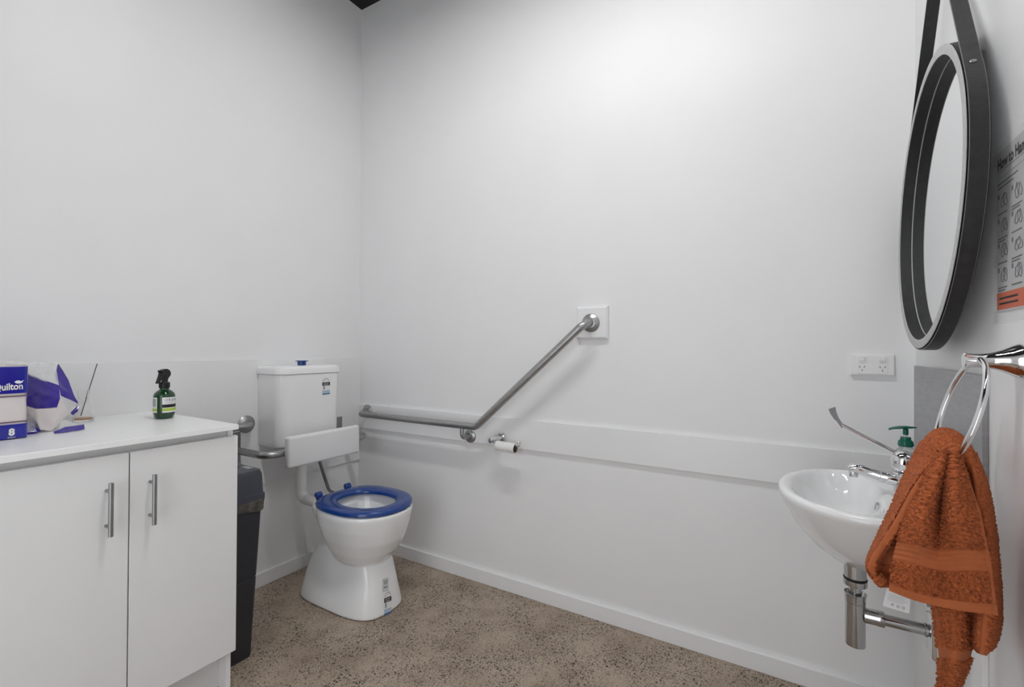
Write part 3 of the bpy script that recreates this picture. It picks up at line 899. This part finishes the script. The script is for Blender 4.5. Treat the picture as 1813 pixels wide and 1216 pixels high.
# ------------------------------------------------------------------ double power outlet
ou = thing('power_outlet', 'white double power outlet with two rocker switches above the basin', 'outlet', (2.511, 0, 1.145))
ox0, ox1, oz0, oz1 = 2.452, 2.571, 1.110, 1.182
pl = MB()
def sq2(y, g):
    return [(a, y, c_) for a, c_ in ((ox0+g, oz0+g), (ox1-g, oz0+g), (ox1-g, oz1-g), (ox0+g, oz1-g))]
pl.rings([sq2(-0.0003, 0.0), sq2(-0.009, 0.0), sq2(-0.0115, 0.003)])
face = pl.build('face_plate', MT['plastic'], ou, smooth=False)
MB().box(ox0+0.018, ox1-0.018, -0.0128, -0.0116, oz0+0.006, oz1-0.006, 0.0005, 1).build('insert', MT['plastic'], ou, smooth=False)
for cx_ in (2.484, 2.539):
    MB().box(cx_-0.0085, cx_+0.0085, -0.0165, -0.0128, 1.157, 1.171, 0.0035, 3).build('rocker_switch', MT['plastic'], ou)
    for dx, dz, an in ((-0.0065, 0.0, 0.5), (0.0065, 0.0, -0.5), (0.0, -0.0115, 0.0)):
        L_, w_ = 0.0036, 0.0008
        c_ = np.array([cx_+dx, -0.0131, 1.139+dz])
        a_ = np.array([math.sin(an)*-1, 0, math.cos(an)])
        b_ = np.array([a_[2], 0, -a_[0]])
        MB().poly([c_-a_*L_-b_*w_, c_+a_*L_-b_*w_, c_+a_*L_+b_*w_, c_-a_*L_+b_*w_], (0, 1, 0), 0.0003).build('pin_slot', MT['ink'], ou, smooth=False)

# ------------------------------------------------------------------ basin
YB = -0.395
tag(MB().box(W-0.010, W-0.0003, -0.672, -0.034, 0.0, 0.80, 0.001, 1).build('backing_panel', MT['laminate'], smooth=False),
    'plain white panel on the wall below the basin', 'panel')
spl = MB().box(W-0.010, W-0.0003, -0.672, -0.034, 0.8005, 1.147, 0.0006, 1).build('splash_plate', MT['sheet'], smooth=False)
tag(spl, 'stainless steel splash plate on the wall behind the tap', 'splashback')
WB = W-0.0105
bas = thing('wash_basin', 'white oval ceramic wall basin under the mirror', 'basin', (2.45, YB, 0.6))
def bring(x0, x1, hw, z, n=2.2, nb=None, seg=72):
    # half ellipse in front (towards -x), squarer towards the wall
    R = []
    xm = x0+(x1-x0)*0.62
    for k in range(seg):
        t = 2*math.pi*k/seg
        c, s_ = math.cos(t), math.sin(t)
        if c < 0:
            x = xm+(xm-x0)*math.copysign(abs(c)**(2/n), c)
            y = hw*math.copysign(abs(s_)**(2/n), s_)
        else:
            e = nb or n
            x = xm+(x1-xm)*abs(c)**(2/e)
            y = hw*math.copysign(abs(s_)**(2/e), s_)
        R.append((x, YB+y, z))
    return R
bs = [(2.395, 2.53, 0.055, 0.620, 2, 2), (2.375, 2.555, 0.085, 0.624, 2, 2.4), (2.33, 2.60, 0.140, 0.660, 2.1, 3), (2.288, WB, 0.195, 0.710, 2.1, 4), (2.262, WB, 0.235, 0.760, 2.1, 4),
      (2.250, WB, 0.254, 0.788, 2.15, 4.5), (2.246, WB, 0.259, 0.800, 2.15, 4.5), (2.249, WB, 0.256, 0.809, 2.15, 4.5), (2.258, WB, 0.248, 0.813, 2.15, 4.5),
      (2.272, 2.495, 0.226, 0.8115, 2.1, 2.4), (2.282, 2.487, 0.216, 0.803, 2.1, 2.4), (2.296, 2.480, 0.200, 0.775, 2.1, 2.4), (2.325, 2.472, 0.165, 0.735, 2.1, 2.3), (2.365, 2.462, 0.11, 0.705, 2, 2.2), (2.405, 2.455, 0.04, 0.692, 2, 2), (2.425, 2.45, 0.018, 0.690, 2, 2)]
bb = MB().rings([bring(a, b, h, z, n, nb) for a, b, h, z, n, nb in bs]).build('bowl', MT['ceramic'], bas, angle=60)
# overflow ring
MB().lathe([(0.009, 0), (0.012, 0), (0.012, 0.004), (0.009, 0.004), (0.009, 0)], (2.479, YB, 0.775), (-1, 0, 0.25), 24, cap=False).build('overflow_ring', MT['chrome'], bas)
MB().lathe([(0.0001, 0.0), (0.019, 0.0), (0.020, 0.002), (0.0001, 0.004)], (2.437, YB, 0.6905), (0, 0, 1), 24, cap=False).build('drain_plug', MT['chrome'], bas)

# tap
tx, ty, tz = 2.534, YB, 0.8128
tap = thing('mixer_tap', 'chrome mixer tap with long care lever on the basin', 'tap', (tx, ty, tz))
MB().lathe([(0.026, 0.0002), (0.026, 0.004), (0.0225, 0.010), (0.021, 0.045), (0.022, 0.058), (0.019, 0.061)], (tx, ty, tz), seg=32).build('tap_body', MT['chrome'], tap)
MB().lathe([(0.012, 0.0625), (0.020, 0.066), (0.0265, 0.077), (0.0285, 0.090), (0.0265, 0.103), (0.019, 0.114), (0.008, 0.1185), (0.0001, 0.119)], (tx, ty, tz), seg=32).build('ball_head', MT['chrome'], tap)
spt = fillet([(tx-0.012, ty, tz+0.040), (tx-0.05, ty, tz+0.046), (2.433, ty, 0.8725), (2.417, ty, 0.868)], 0.02, 6)
MB().tube(spt, list(np.linspace(0.0160, 0.0130, len(spt))), 20).build('spout', MT['chrome'], tap)
MB().lathe([(0.0085, 0), (0.0105, 0.001), (0.0105, 0.014), (0.0085, 0.015)], (2.427, ty, 0.848), (0, 0, 1), 20).build('aerator', MT['chrome'], tap)
la, lb_, lc = on(1584, 801, 1, YB), on(1490, 752, 1, YB), on(1473, 722, 1, YB)
MB().tube([la+(la-lb_)*0.08, la, lb_], [0.0070, 0.0058, 0.0048], 14).build('lever', MT['chrome'], tap)
pd = []
for k, (t, hw, th) in enumerate(((-0.15, 0.0042, 0.0040), (0.1, 0.0055, 0.0035), (0.35, 0.009, 0.003), (0.7, 0.014, 0.0022), (1.0, 0.0165, 0.0018))):
    e0 = lb_+(lc-lb_)*t
    e0 = e0+np.array([-0.004, 0, 0.0])*math.sin(max(t, 0)*math.pi)
    ax = (lc-lb_)/np.linalg.norm(lc-lb_)
    sd = np.array([0, 1.0, 0])
    nn = np.cross(ax, sd)
    pd.append([e0+sd*hw*math.cos(2*math.pi*j/16)*0.8+nn*th*math.sin(2*math.pi*j/16)+np.array([hw*0.55, 0, 0.15*hw])*math.cos(2*math.pi*j/16) for j in range(16)])
MB().rings(pd).build('lever_paddle', MT['chrome'], tap)

# soap bottle on the back of the basin
sx, sy, sz = 2.551, -0.315, 0.8132
sb = thing('soap_pump_bottle', 'clear soap bottle with dark green pump behind the tap', 'bottle', (sx, sy, sz))
MB().lathe([(0.024, 0.0003), (0.027, 0.003), (0.0285, 0.02), (0.0285, 0.085), (0.026, 0.101), (0.016, 0.113), (0.0145, 0.118)], (sx, sy, sz), seg=32).build('bottle', MT['clearpl'], sb)
cz = on(1604, 793, 1, sy)[2]-sz
MB().lathe([(0.0155, 0), (0.0175, 0.002), (0.0175, 0.009), (0.0165, 0.011), (0.0165, 0.014), (0.012, 0.0185), (0.0115, 0.026), (0.006, 0.0265)], (sx, sy, sz+0.1182), seg=28).build('pump_collar', MT['greenpump'], sb)
MB().tube([(sx, sy, sz+0.144), (sx, sy, sz+0.158)], 0.0035, 12).build('pump_stem', MT['plastic'], sb)
pm = MB()
pm.lathe([(0.0058, 0.150), (0.0062, 0.152), (0.0062, 0.165), (0.004, 0.167)], (sx, sy, sz), seg=16)
hr = []
for t, hw, th, dz in ((-0.024, 0.002, 0.0015, 0.003), (-0.012, 0.008, 0.003, 0.002), (0.0, 0.010, 0.004, 0.0015), (0.014, 0.008, 0.0042, 0.0), (0.028, 0.0055, 0.0035, -0.003), (0.037, 0.004, 0.003, -0.007)):
    hr.append([(sx-t, sy+hw*math.cos(2*math.pi*j/14), sz+0.169+dz+th*math.sin(2*math.pi*j/14)) for j in range(14)])
pm.rings(hr)
pm.build('pump_head', MT['greenpump'], sb)

# bottle trap
tpx = 2.431
tr_ = thing('bottle_trap', 'chrome bottle trap and waste pipe under the basin', 'waste trap', (tpx, YB, 0.39))
MB().lathe([(0.0255, 0.573), (0.0262, 0.575), (0.0262, 0.618), (0.024, 0.6195)], (tpx, YB, 0), seg=16).build('basin_nut', MT['trapchrome'], tr_, angle=15)
MB().lathe([(0.0265, 0.5685), (0.0275, 0.570), (0.0275, 0.573), (0.0265, 0.5745)], (tpx, YB, 0), seg=32).build('seal_ring', MT['rubber'], tr_)
MB().lathe([(0.020, 0.551), (0.0265, 0.553), (0.0272, 0.555), (0.0272, 0.5675), (0.026, 0.5685)], (tpx, YB, 0), seg=32).build('collar', MT['trapchrome'], tr_)
MB().lathe([(0.0152, 0.50), (0.0152, 0.552)], (tpx, YB, 0), seg=28).build('tail_pipe', MT['trapchrome'], tr_)
MB().lathe([(0.0155, 0.518), (0.0235, 0.525), (0.0252, 0.532), (0.0258, 0.531), (0.0242, 0.520), (0.0242, 0.508), (0.020, 0.507)], (tpx, YB, 0), seg=36, cap=False).build('flared_ring', MT['trapchrome'], tr_)
MB().lathe([(0.021, 0.389), (0.0228, 0.390), (0.0232, 0.392), (0.0232, 0.506), (0.0215, 0.508)], (tpx, YB, 0), seg=40).build('trap_cup', MT['trapchrome'], tr_)
nz = 0.476
MB().lathe([(0.0185, 0.018), (0.0195, 0.020), (0.0195, 0.047), (0.0200, 0.048), (0.0200, 0.062), (0.0185, 0.063)], (tpx, YB, nz), (1, 0, 0), 28).build('outlet_nut', MT['trapchrome'], tr_, angle=30)
MB().tube([(tpx+0.05, YB, nz), (2.5838, YB, nz)], 0.0145, 24).build('outlet_pipe', MT['trapchrome'], tr_)
MB().lathe([(0.015, 0.144), (0.0168, 0.145), (0.0168, 0.150), (0.015, 0.151)], (tpx, YB, nz), (1, 0, 0), 24).build('pipe_ring', MT['trapchrome'], tr_)
tag(MB().box(2.5842, WB, YB-0.034, YB+0.036, 0.415, 0.520, 0.008, 4).build('pipe_cover', MT['chrome'], angle=50), 'boxy chrome wall cover at the end of the waste pipe', 'pipe cover')
vv = thing('stop_valve', 'chrome stop valve on the panel above the waste pipe', 'valve', (2.60, YB-0.02, 0.55))
MB().lathe([(0.021, 0.0003), (0.021, 0.004), (0.010, 0.006), (0.010, 0.034), (0.012, 0.035), (0.012, 0.044), (0.010, 0.045)], (WB, YB-0.035, 0.550), (-1, 0, 0), 24).build('valve_body', MT['chrome'], vv)
MB().tube(fillet([(WB-0.03, YB-0.035, 0.560), (WB-0.03, YB-0.035, 0.605), (2.562, YB-0.02, 0.655)], 0.02, 6), 0.005, 12).build('supply_hose', MT['satin'], vv)

# ------------------------------------------------------------------ round mirror on a strap
YM, ZM, RM = -0.4427, 1.5603, 0.3587
MD = 0.036        # depth of the rim; it hangs a little off the wall
mi = thing('round_mirror', 'round wall mirror with deep black leather rim and hanging strap', 'mirror', (W, YM, ZM-RM))
def mring(r, d, seg=96):
    """circle at distance d (0 wall .. 1 rim front); the rim stands a little further off the wall below"""
    R = []
    for k in range(seg):
        t = 2*math.pi*k/seg
        y, z = r*math.cos(t), r*math.sin(t)
        xf = W-0.060+0.0297*z+0.0129*y
        xw = xf+MD
        R.append((xw+(xf-xw)*d, YM+y, ZM+z))
    return R
MB().rings([mring(RM-0.012, 0.0), mring(RM-0.003, 0.02), mring(RM-0.002, 0.90), mring(RM-0.004, 0.93), mring(RM-0.006, 0.96), mring(RM-0.021, 0.96), mring(RM-0.022, 0.94), mring(RM-0.022, 0.18), mring(RM-0.024, 0.17), mring(RM-0.024, 0.0)], False, False).build('rim', MT['leather'], mi, angle=30)
MB().rings([mring(RM-0.0215, 0.955), mring(RM-0.0215, 0.995), mring(RM-0.020, 1.0), mring(RM-0.002, 1.0), mring(RM-0.0005, 0.985), mring(RM-0.0005, 0.955), mring(RM-0.0215, 0.955)], False, False).build('rim_edge', MT['rimface'], mi, angle=30)
MB().rings([mring(RM-0.0225, 0.18), mring(RM-0.0225, 0.13)]).build('mirror_glass', MT['mirror'], mi, smooth=False)
MB().rings([mring(RM-0.0234, 0.185), mring(RM-0.0234, 0.21), mring(RM-0.0221, 0.21), mring(RM-0.0221, 0.185), mring(RM-0.0234, 0.185)], False, False).build('inner_bead', MT['rimface'], mi)
# strap: round the lower half of the rim and up along both tangents to the peg
PY, PZ = -0.432, 2.245
dv = np.array([PY-YM, PZ-ZM])
dist = np.linalg.norm(dv)
base_a = math.atan2(dv[1], dv[0])
off_a = math.acos(RM/dist)
path = []
a_near, a_far = base_a+off_a, base_a-off_a      # tangent points on either side
rs = RM+0.0012
for t in np.linspace(0, 1, 14)[:-1]:
    e = np.array([YM+rs*math.cos(a_far), ZM+rs*math.sin(a_far)])
    path.append(np.array([PY, PZ])+(e-np.array([PY, PZ]))*t)
for t in np.linspace(a_far, a_near-2*math.pi, 90):
    path.append(np.array([YM+rs*math.cos(t), ZM+rs*math.sin(t)]))
for t in np.linspace(0, 1, 14)[1:]:
    e = np.array([YM+rs*math.cos(a_near), ZM+rs*math.sin(a_near)])
    path.append(e+(np.array([PY, PZ])-e)*t)
def strap_rings(w0, w1, e0, e1):
    R = []
    for i, p_ in enumerate(path):
        a = path[max(i-1, 0)]
        b = path[min(i+1, len(path)-1)]
        d = (b-a)/np.linalg.norm(b-a)
        n_ = np.array([d[1], -d[0]])
        if n_@(p_-np.array([YM, ZM])) < 0:
            n_ = -n_
        xf = W-0.060+0.0297*(p_[1]-ZM)+0.0129*(p_[0]-YM)
        xw = xf+MD
        xa, xb = xw+(xf-xw)*w0, xw+(xf-xw)*w1
        q0, q1 = p_+n_*e0, p_+n_*e1
        R.append([(xa, *q0), (xb, *q0), (xb, *q1), (xa, *q1)])
    return R
sr = MB().rings(strap_rings(0.13, 0.87, 0.0, 0.0028)).build('strap', MT['strapleather'], mi, angle=30)
for w0_, w1_ in ((0.872, 0.895), (0.105, 0.128)):
    MB().rings(strap_rings(w0_, w1_, 0.0002, 0.0026)).build('lit_cut_edge', MT['litcut'], sr, angle=30)  # pale line, edge highlight put into the colour
MB().lathe([(0.014, 0.0003), (0.014, 0.006), (0.009, 0.008), (0.009, 0.060), (0.015, 0.062), (0.015, 0.070)], (W, PY, PZ-0.010), (-1, 0, 0), 24).build('peg', MT['black'], mi)
for sgn, aa in ((1, a_near), (-1, a_far)):
    yy, zz = YM+(rs+0.0031)*math.cos(aa-sgn*0.03), ZM+(rs+0.0031)*math.sin(aa-sgn*0.03)
    MB().lathe([(0.0055, 0), (0.0055, 0.001), (0.003, 0.0022), (0.0001, 0.0024)], (W-0.040, yy, zz), (0, math.cos(aa), math.sin(aa)), 16).build('rivet', MT['satin'], mi)

# ------------------------------------------------------------------ hand washing poster
py0, py1, pz0, pz1 = -0.724, -0.934, 1.272, 1.578
po = thing('hand_washing_poster', 'hand washing poster with orange foot band in a clear sleeve on the wall', 'poster', (W, -0.83, 1.25))
xp = W-0.0012
MB().box(xp-0.0003, xp+0.0005, py1, py0, pz0, pz1).build('sheet', MT['posterpaper'], po, smooth=False)
def prt(name, a0, a1, b0, b1, material, e=0.0006):
    """printed rectangle; a = metres from the far (left) edge, b = metres up from the foot"""
    return MB().box(xp-e, xp-e+0.0002, py0-a1, py0-a0, pz0+b0, pz0+b1).build(name, material, po, smooth=False)
prt('orange_band', 0.0, 0.21, 0.004, 0.036, MT['orange'])
prt('ruled_line', 0.006, 0.204, 0.2665, 0.2675, MT['greyink'])
prt('ruled_line', 0.006, 0.204, 0.2545, 0.2555, MT['midink'])
text('poster_title', 'How to Handwash?', 0.030, (xp-0.0008, py0-0.006, pz0+0.272), (0, -1, 0), (0, 0, 1), MT['ink'], po, squash=0.80, thick=0.0, bold=0.0009)
for k in range(2):
    prt('caption_line', 0.006, 0.10-0.02*k, 0.243-0.008*k, 0.2455-0.008*k, MT['greyink'])
g = np.random.default_rng(4)
for row in range(4):
    for colm in range(3):
        a0 = 0.006+colm*0.066
        b0 = 0.190-row*0.047
        prt('step_number', a0, a0+0.007, b0+0.026, b0+0.035, MT['greyink'])
        prt('caption_line', a0, a0+0.045, b0-0.005, b0-0.0022, MT['greyink'])
        if (row+colm) % 2:
            prt('caption_line', a0, a0+0.036, b0-0.0102, b0-0.0074, MT['greyink'])
        # line drawing of rubbing hands: two outlined palms with fingers
        dr = MB()
        ca, cb = a0+0.032, b0+0.018
        for hnd in (-1, 1):
            an = 0.5*hnd+0.25*g.normal()
            pts = []
            for t in np.linspace(0, 2*math.pi, 25):
                rr = 0.0085*(1+0.45*abs(math.sin(2.5*t))*(1 if math.sin(t) > 0 else 0.1))
                a_, b_ = rr*math.cos(t)*0.8, rr*math.sin(t)*1.35
                pts.append((xp-0.0006, py0-(ca+hnd*0.006+a_*math.cos(an)-b_*math.sin(an)), pz0+cb+a_*math.sin(an)+b_*math.cos(an)))
            dr.tube(pts, 0.0008, 4, cap=False)
        dr.build('hand_drawing', MT['greyink'], po)
for k in range(2):
    MB().box(xp-0.0006, xp-0.0004, py0-0.10, py0-0.012, pz0+0.013+0.010*k, pz0+0.017+0.010*k).build('band_print', MT['midink'], po, smooth=False)
MB().box(xp-0.0022, xp-0.0018, py1-0.006, py0+0.006, pz0-0.022, pz1+0.012).build('clear_sleeve', MT['sleeve'], po, smooth=False)
for (a, b) in ((-0.722, 1.565), (-0.722, 1.37), (-0.93, 1.58), (-0.722, 1.262)):
    MB().box(xp-0.0027, xp-0.0023, a-0.012, a+0.010, b-0.012, b+0.012).build('tape', MT['sleeve'], po, smooth=False)

# ------------------------------------------------------------------ towel ring
YR, ZR = -0.832, 1.180
tg = thing('towel_ring', 'chrome flared towel ring on the right wall below the poster', 'towel ring', (W, YR, ZR))
MB().lathe([(0.029, 0.0003), (0.0305, 0.002), (0.0295, 0.006), (0.0245, 0.014), (0.0185, 0.025), (0.0140, 0.038), (0.0118, 0.050), (0.0118, 0.060), (0.0128, 0.070), (0.0138, 0.0735), (0.0125, 0.075)], (W, YR, ZR), (-1, 0, 0), 40).build('post', MT['chrome'], tg)
RR = 0.100
piv = np.array([2.571, YR, ZR+0.001])
tl = math.radians(15)
vdn = np.array([-math.sin(tl), 0, -math.cos(tl)])
cr_ = piv+vdn*RR
ring_pts = []
rg = MB()
nn = np.cross(vdn, [0, 1.0, 0])
RINGS = []
for k in range(97):
    t = 2*math.pi*k/96
    rad = np.array([0, 1.0, 0])*math.sin(t)-vdn*math.cos(t)
    c_ = cr_+rad*RR
    RINGS.append([c_+rad*0.0062*math.cos(2*math.pi*j/16)+nn*0.0048*math.sin(2*math.pi*j/16) for j in range(16)])
rg.rings(RINGS, False, False)
rg.build('ring', MT['chrome'], tg)

# ------------------------------------------------------------------ towel
tw = thing('hand_towel', 'rust orange terry hand towel pulled through the chrome ring', 'towel', (2.53, -0.83, 0.75))

def catmull(Pn, n):
    Pn = np.array(Pn, float)
    out = []
    L = len(Pn)
    for i in np.linspace(0, L-1, n):
        k = min(int(i), L-2)
        t = i-k
        p0, p1, p2, p3 = Pn[max(k-1, 0)], Pn[k], Pn[k+1], Pn[min(k+2, L-1)]
        out.append(0.5*((2*p1)+(-p0+p2)*t+(2*p0-5*p1+4*p2-p3)*t*t+(-p0+3*p1-3*p2+p3)*t**3))
    return np.array(out)

def worley(UV, cell, seed):
    """distance to the nearest jittered lattice point: every cell is one terry loop"""
    g = np.random.default_rng(seed)
    A = UV/cell
    I = np.floor(A).astype(int)
    J = g.random((256, 256, 2))
    best = np.full(A.shape[:-1], 9.0)
    for di in (-1, 0, 1):
        for dj in (-1, 0, 1):
            c = I+np.array([di, dj])
            p_ = c+J[c[..., 0] % 256, c[..., 1] % 256]
            best = np.minimum(best, ((A-p_)**2).sum(-1))
    return np.sqrt(best)

def terry(name, ctrl, nu, nv, flat=None, pile=0.0058, cell=0.0050, thick=0.006, seed=1, ridges=None, parent=tw):
    """ctrl: rows of (px, py, y-depth) from the photo, each row left to right; flat(u,v)->bool marks woven, pile-free zones"""
    rows = [catmull([on(a, b, 1, y) for a, b, y in r], nu) for r in ctrl]
    G = np.stack(rows)
    G = np.stack([catmull(G[:, j], nv) for j in range(nu)], 1)        # nv x nu x 3
    du = np.gradient(G, axis=1)
    dv_ = np.gradient(G, axis=0)
    N = np.cross(du, dv_)
    N /= np.linalg.norm(N, axis=2, keepdims=True)+1e-12
    if (N @ (CAM-G.reshape(-1, 3).mean(0))).mean() < 0:
        N = -N
    su = np.cumsum(np.linalg.norm(du, axis=2), axis=1)
    sv = np.cumsum(np.linalg.norm(dv_, axis=2), axis=0)
    UV = np.stack([su+0.5, sv+0.5], -1)
    b = 1-np.clip(worley(UV, cell, seed), 0, 1)
    b += 0.5*(1-np.clip(worley(UV, cell*0.55, seed+5), 0, 1))
    uu, vv_ = np.meshgrid(np.linspace(0, 1, nu), np.linspace(0, 1, nv))
    mask = np.ones_like(b)
    if flat is not None:
        mask = 1-flat(uu, vv_)
    h = pile*(b*mask+0.40*(1-mask))
    if ridges is not None:
        h = h+ridges(uu, vv_)
    jit = np.random.default_rng(seed+9).normal(size=G.shape)*0.0004*mask[..., None]
    Fv = G+N*h[..., None]+jit
    Bv = G-N*thick
    Bv = Bv-N*(pile*0.8*(b*mask+0.40*(1-mask)))[..., None]
    n = nu*nv
    vs = np.concatenate([Fv.reshape(-1, 3), Bv.reshape(-1, 3)])
    vs[:, 0] = np.minimum(vs[:, 0], W-0.0125)
    idx = np.arange(n).reshape(nv, nu)
    a, b2, c, d = idx[:-1, :-1].ravel(), idx[:-1, 1:].ravel(), idx[1:, 1:].ravel(), idx[1:, :-1].ravel()
    fr = np.stack([a, b2, c, d], 1)
    bk = np.stack([a, d, c, b2], 1)+n
    loop = np.concatenate([idx[0, :-1], idx[:-1, -1], idx[-1, :0:-1], idx[:0:-1, 0]])
    nx = np.roll(loop, -1)
    side = np.stack([nx, loop, loop+n, nx+n], 1)
    faces = np.concatenate([fr, bk, side])
    me = bpy.data.meshes.new(name)
    me.from_pydata(vs.tolist(), [], faces.tolist())
    mm = (mask < 0.5).ravel()
    o = link(name, me, MT['towel'], parent, smooth=True, angle=180)
    me.materials.append(MT['towelhem'])
    fm = np.zeros(len(faces), dtype=np.int32)
    fm[:len(fr)] = mm[fr].all(1)
    fm[len(fr):len(fr)*2] = mm[fr].all(1)
    # recalc_face_normals keeps face order
    me.polygons.foreach_set('material_index', fm)
    return o

# room-side layer that falls to the left, its selvage turned towards us
terry('side_fold',
      [[(1664, 764, -.76), (1674, 768, -.83), (1694, 792, -.905), (1696, 797, -.88), (1704, 792, -.84)],
       [(1634, 786, -.75), (1643, 800, -.83), (1657, 822, -.92), (1664, 826, -.89), (1692, 824, -.85)],
       [(1606, 840, -.75), (1612, 850, -.83), (1622, 868, -.93), (1632, 872, -.89), (1682, 872, -.85)],
       [(1583, 895, -.75), (1587, 905, -.83), (1592, 922, -.93), (1605, 928, -.89), (1672, 922, -.85)],
       [(1560, 945, -.75), (1562, 952, -.83), (1564, 966, -.92), (1582, 972, -.89), (1662, 970, -.85)],
       [(1541, 990, -.75), (1540, 998, -.83), (1543, 1004, -.91), (1565, 1012, -.88), (1662, 1012, -.85)],
       [(1545, 1008, -.75), (1550, 1016, -.83), (1560, 1028, -.90), (1582, 1042, -.88), (1662, 1048, -.85)]],
      210, 260, flat=lambda u, v: ((np.abs(u-0.5) < 0.035) | ((v > 0.64) & (v < 0.77) & (u > 0.53))).astype(float),
      ridges=lambda u, v: 0.0035*np.exp(-((u-0.5)/0.03)**2), seed=2)
# over the ring
terry('ring_fold',
      [[(1630, 800, -.74), (1655, 768, -.74), (1680, 765, -.74), (1702, 782, -.74), (1722, 815, -.74)],
       [(1632, 802, -.80), (1655, 769, -.80), (1682, 765, -.80), (1706, 784, -.80), (1728, 822, -.80)],
       [(1640, 812, -.86), (1662, 776, -.86), (1688, 772, -.86), (1712, 792, -.86), (1734, 835, -.86)],
       [(1655, 825, -.905), (1672, 796, -.91), (1692, 788, -.91), (1714, 806, -.91), (1732, 845, -.905)]],
      170, 130, flat=lambda u, v: (v > 0.95).astype(float), seed=3)
# near layer with the woven band and the hem
def fl1(u, v):
    return (((v > 0.585) & (v < 0.735)) | (v > 0.915) | (u > 0.945)).astype(float)
def rd1(u, v):
    w = ((v > 0.585) & (v < 0.735))
    return np.where(w, 0.0014*np.abs(np.sin((v-0.585)/0.15*math.pi*4)), 0)+np.where(v > 0.915, 0.0022, 0)+np.where(u > 0.945, 0.0022, 0)
terry('front_fold',
      [[(1662, 806, -.925), (1670, 800, -.940), (1680, 798, -.925), (1688, 800, -.938), (1698, 808, -.925)],
       [(1640, 848, -.935), (1654, 846, -.955), (1672, 848, -.925), (1690, 846, -.955), (1712, 852, -.935)],
       [(1616, 900, -.935), (1638, 902, -.965), (1664, 905, -.915), (1692, 902, -.965), (1730, 905, -.940)],
       [(1598, 942, -.935), (1626, 945, -.965), (1660, 952, -.930), (1700, 950, -.962), (1741, 952, -.945)],
       [(1586, 975, -.935), (1620, 980, -.955), (1662, 992, -.945), (1708, 990, -.955), (1750, 992, -.945)],
       [(1578, 1012, -.935), (1618, 1026, -.950), (1664, 1036, -.950), (1712, 1040, -.955), (1757, 1042, -.945)],
       [(1575, 1044, -.935), (1618, 1060, -.945), (1664, 1072, -.950), (1712, 1080, -.952), (1763, 1086, -.945)]],
      250, 330, flat=fl1, ridges=rd1, seed=4)
# wall-side layer on the right
terry('wall_fold',
      [[(1700, 800, -.90), (1710, 800, -.87), (1716, 800, -.90), (1720, 803, -.86), (1722, 806, -.80)],
       [(1708, 850, -.88), (1718, 850, -.86), (1726, 850, -.91), (1736, 852, -.88), (1741, 852, -.80)],
       [(1712, 910, -.87), (1724, 910, -.86), (1734, 910, -.915), (1746, 912, -.89), (1754, 912, -.80)],
       [(1716, 980, -.87), (1728, 980, -.86), (1742, 980, -.915), (1754, 980, -.89), (1762, 980, -.80)],
       [(1722, 1050, -.87), (1734, 1050, -.86), (1746, 1050, -.915), (1760, 1052, -.89), (1767, 1052, -.80)],
       [(1724, 1105, -.87), (1731, 1108, -.88), (1742, 1108, -.915), (1758, 1108, -.89), (1767, 1104, -.80)],
       [(1722, 1140, -.87), (1730, 1154, -.88), (1738, 1158, -.91), (1749, 1154, -.89), (1757, 1138, -.80)]],
      120, 300, flat=lambda u, v: ((v > 0.96) | (np.abs(u-0.5) < 0.05)).astype(float), seed=5)
# long tail hanging lowest
terry('hanging_tail',
      [[(1650, 1000, -.86), (1668, 1000, -.89), (1690, 1000, -.90), (1712, 1000, -.88), (1732, 1000, -.85)],
       [(1655, 1070, -.86), (1672, 1072, -.89), (1692, 1072, -.90), (1710, 1072, -.88), (1728, 1070, -.85)],
       [(1660, 1120, -.86), (1676, 1122, -.89), (1694, 1122, -.90), (1710, 1122, -.88), (1722, 1118, -.85)],
       [(1665, 1165, -.86), (1678, 1166, -.89), (1692, 1168, -.90), (1706, 1168, -.88), (1716, 1160, -.85)],
       [(1665, 1205, -.86), (1674, 1208, -.88), (1684, 1208, -.89), (1694, 1206, -.88), (1702, 1198, -.85)],
       [(1660, 1232, -.86), (1666, 1236, -.875), (1674, 1238, -.88), (1682, 1236, -.875), (1690, 1228, -.85)]],
      130, 260, flat=lambda u, v: ((u > 0.06) & (u < 0.17) | (v > 0.9) | ((v > 0.52) & (v < 0.60))).astype(float),
      ridges=lambda u, v: 0.002*np.exp(-((u-0.115)/0.05)**2), seed=6)
# care label
lc_ = [on(1570, 1040, 1, -.885), on(1612, 1052, 1, -.885), on(1610, 1086, 1, -.885), on(1563, 1072, 1, -.885)]
cl_ = MB().poly([lc_[3], lc_[2], lc_[1], lc_[0]], (0, -1, 0), 0.0006).build('care_label', MT['white'], tw, smooth=False)
def lpt(u, v):
    return lc_[0]*(1-u)*(1-v)+lc_[1]*u*(1-v)+lc_[2]*u*v+lc_[3]*(1-u)*v+np.array([0, -0.0009, 0])
for k, sh in enumerate(((3, .34), (4, .56), (4, .76))):
    pts = [lpt(sh[1]+0.05*math.cos(2*math.pi*j/sh[0]+(-math.pi/2 if sh[0] == 3 else 0.785)), 0.80+0.09*math.sin(2*math.pi*j/sh[0]+(-math.pi/2 if sh[0] == 3 else 0.785))) for j in range(sh[0])]
    MB().tube(pts+[pts[0]], 0.00035, 4).build('care_symbol', MT['greyink'], cl_)
for k in range(4):
    MB().tube([lpt(0.12, 0.3+0.1*k), lpt(0.85-0.1*(k % 2), 0.3+0.1*k)], 0.00025, 4).build('care_text_line', MT['midink'], cl_)
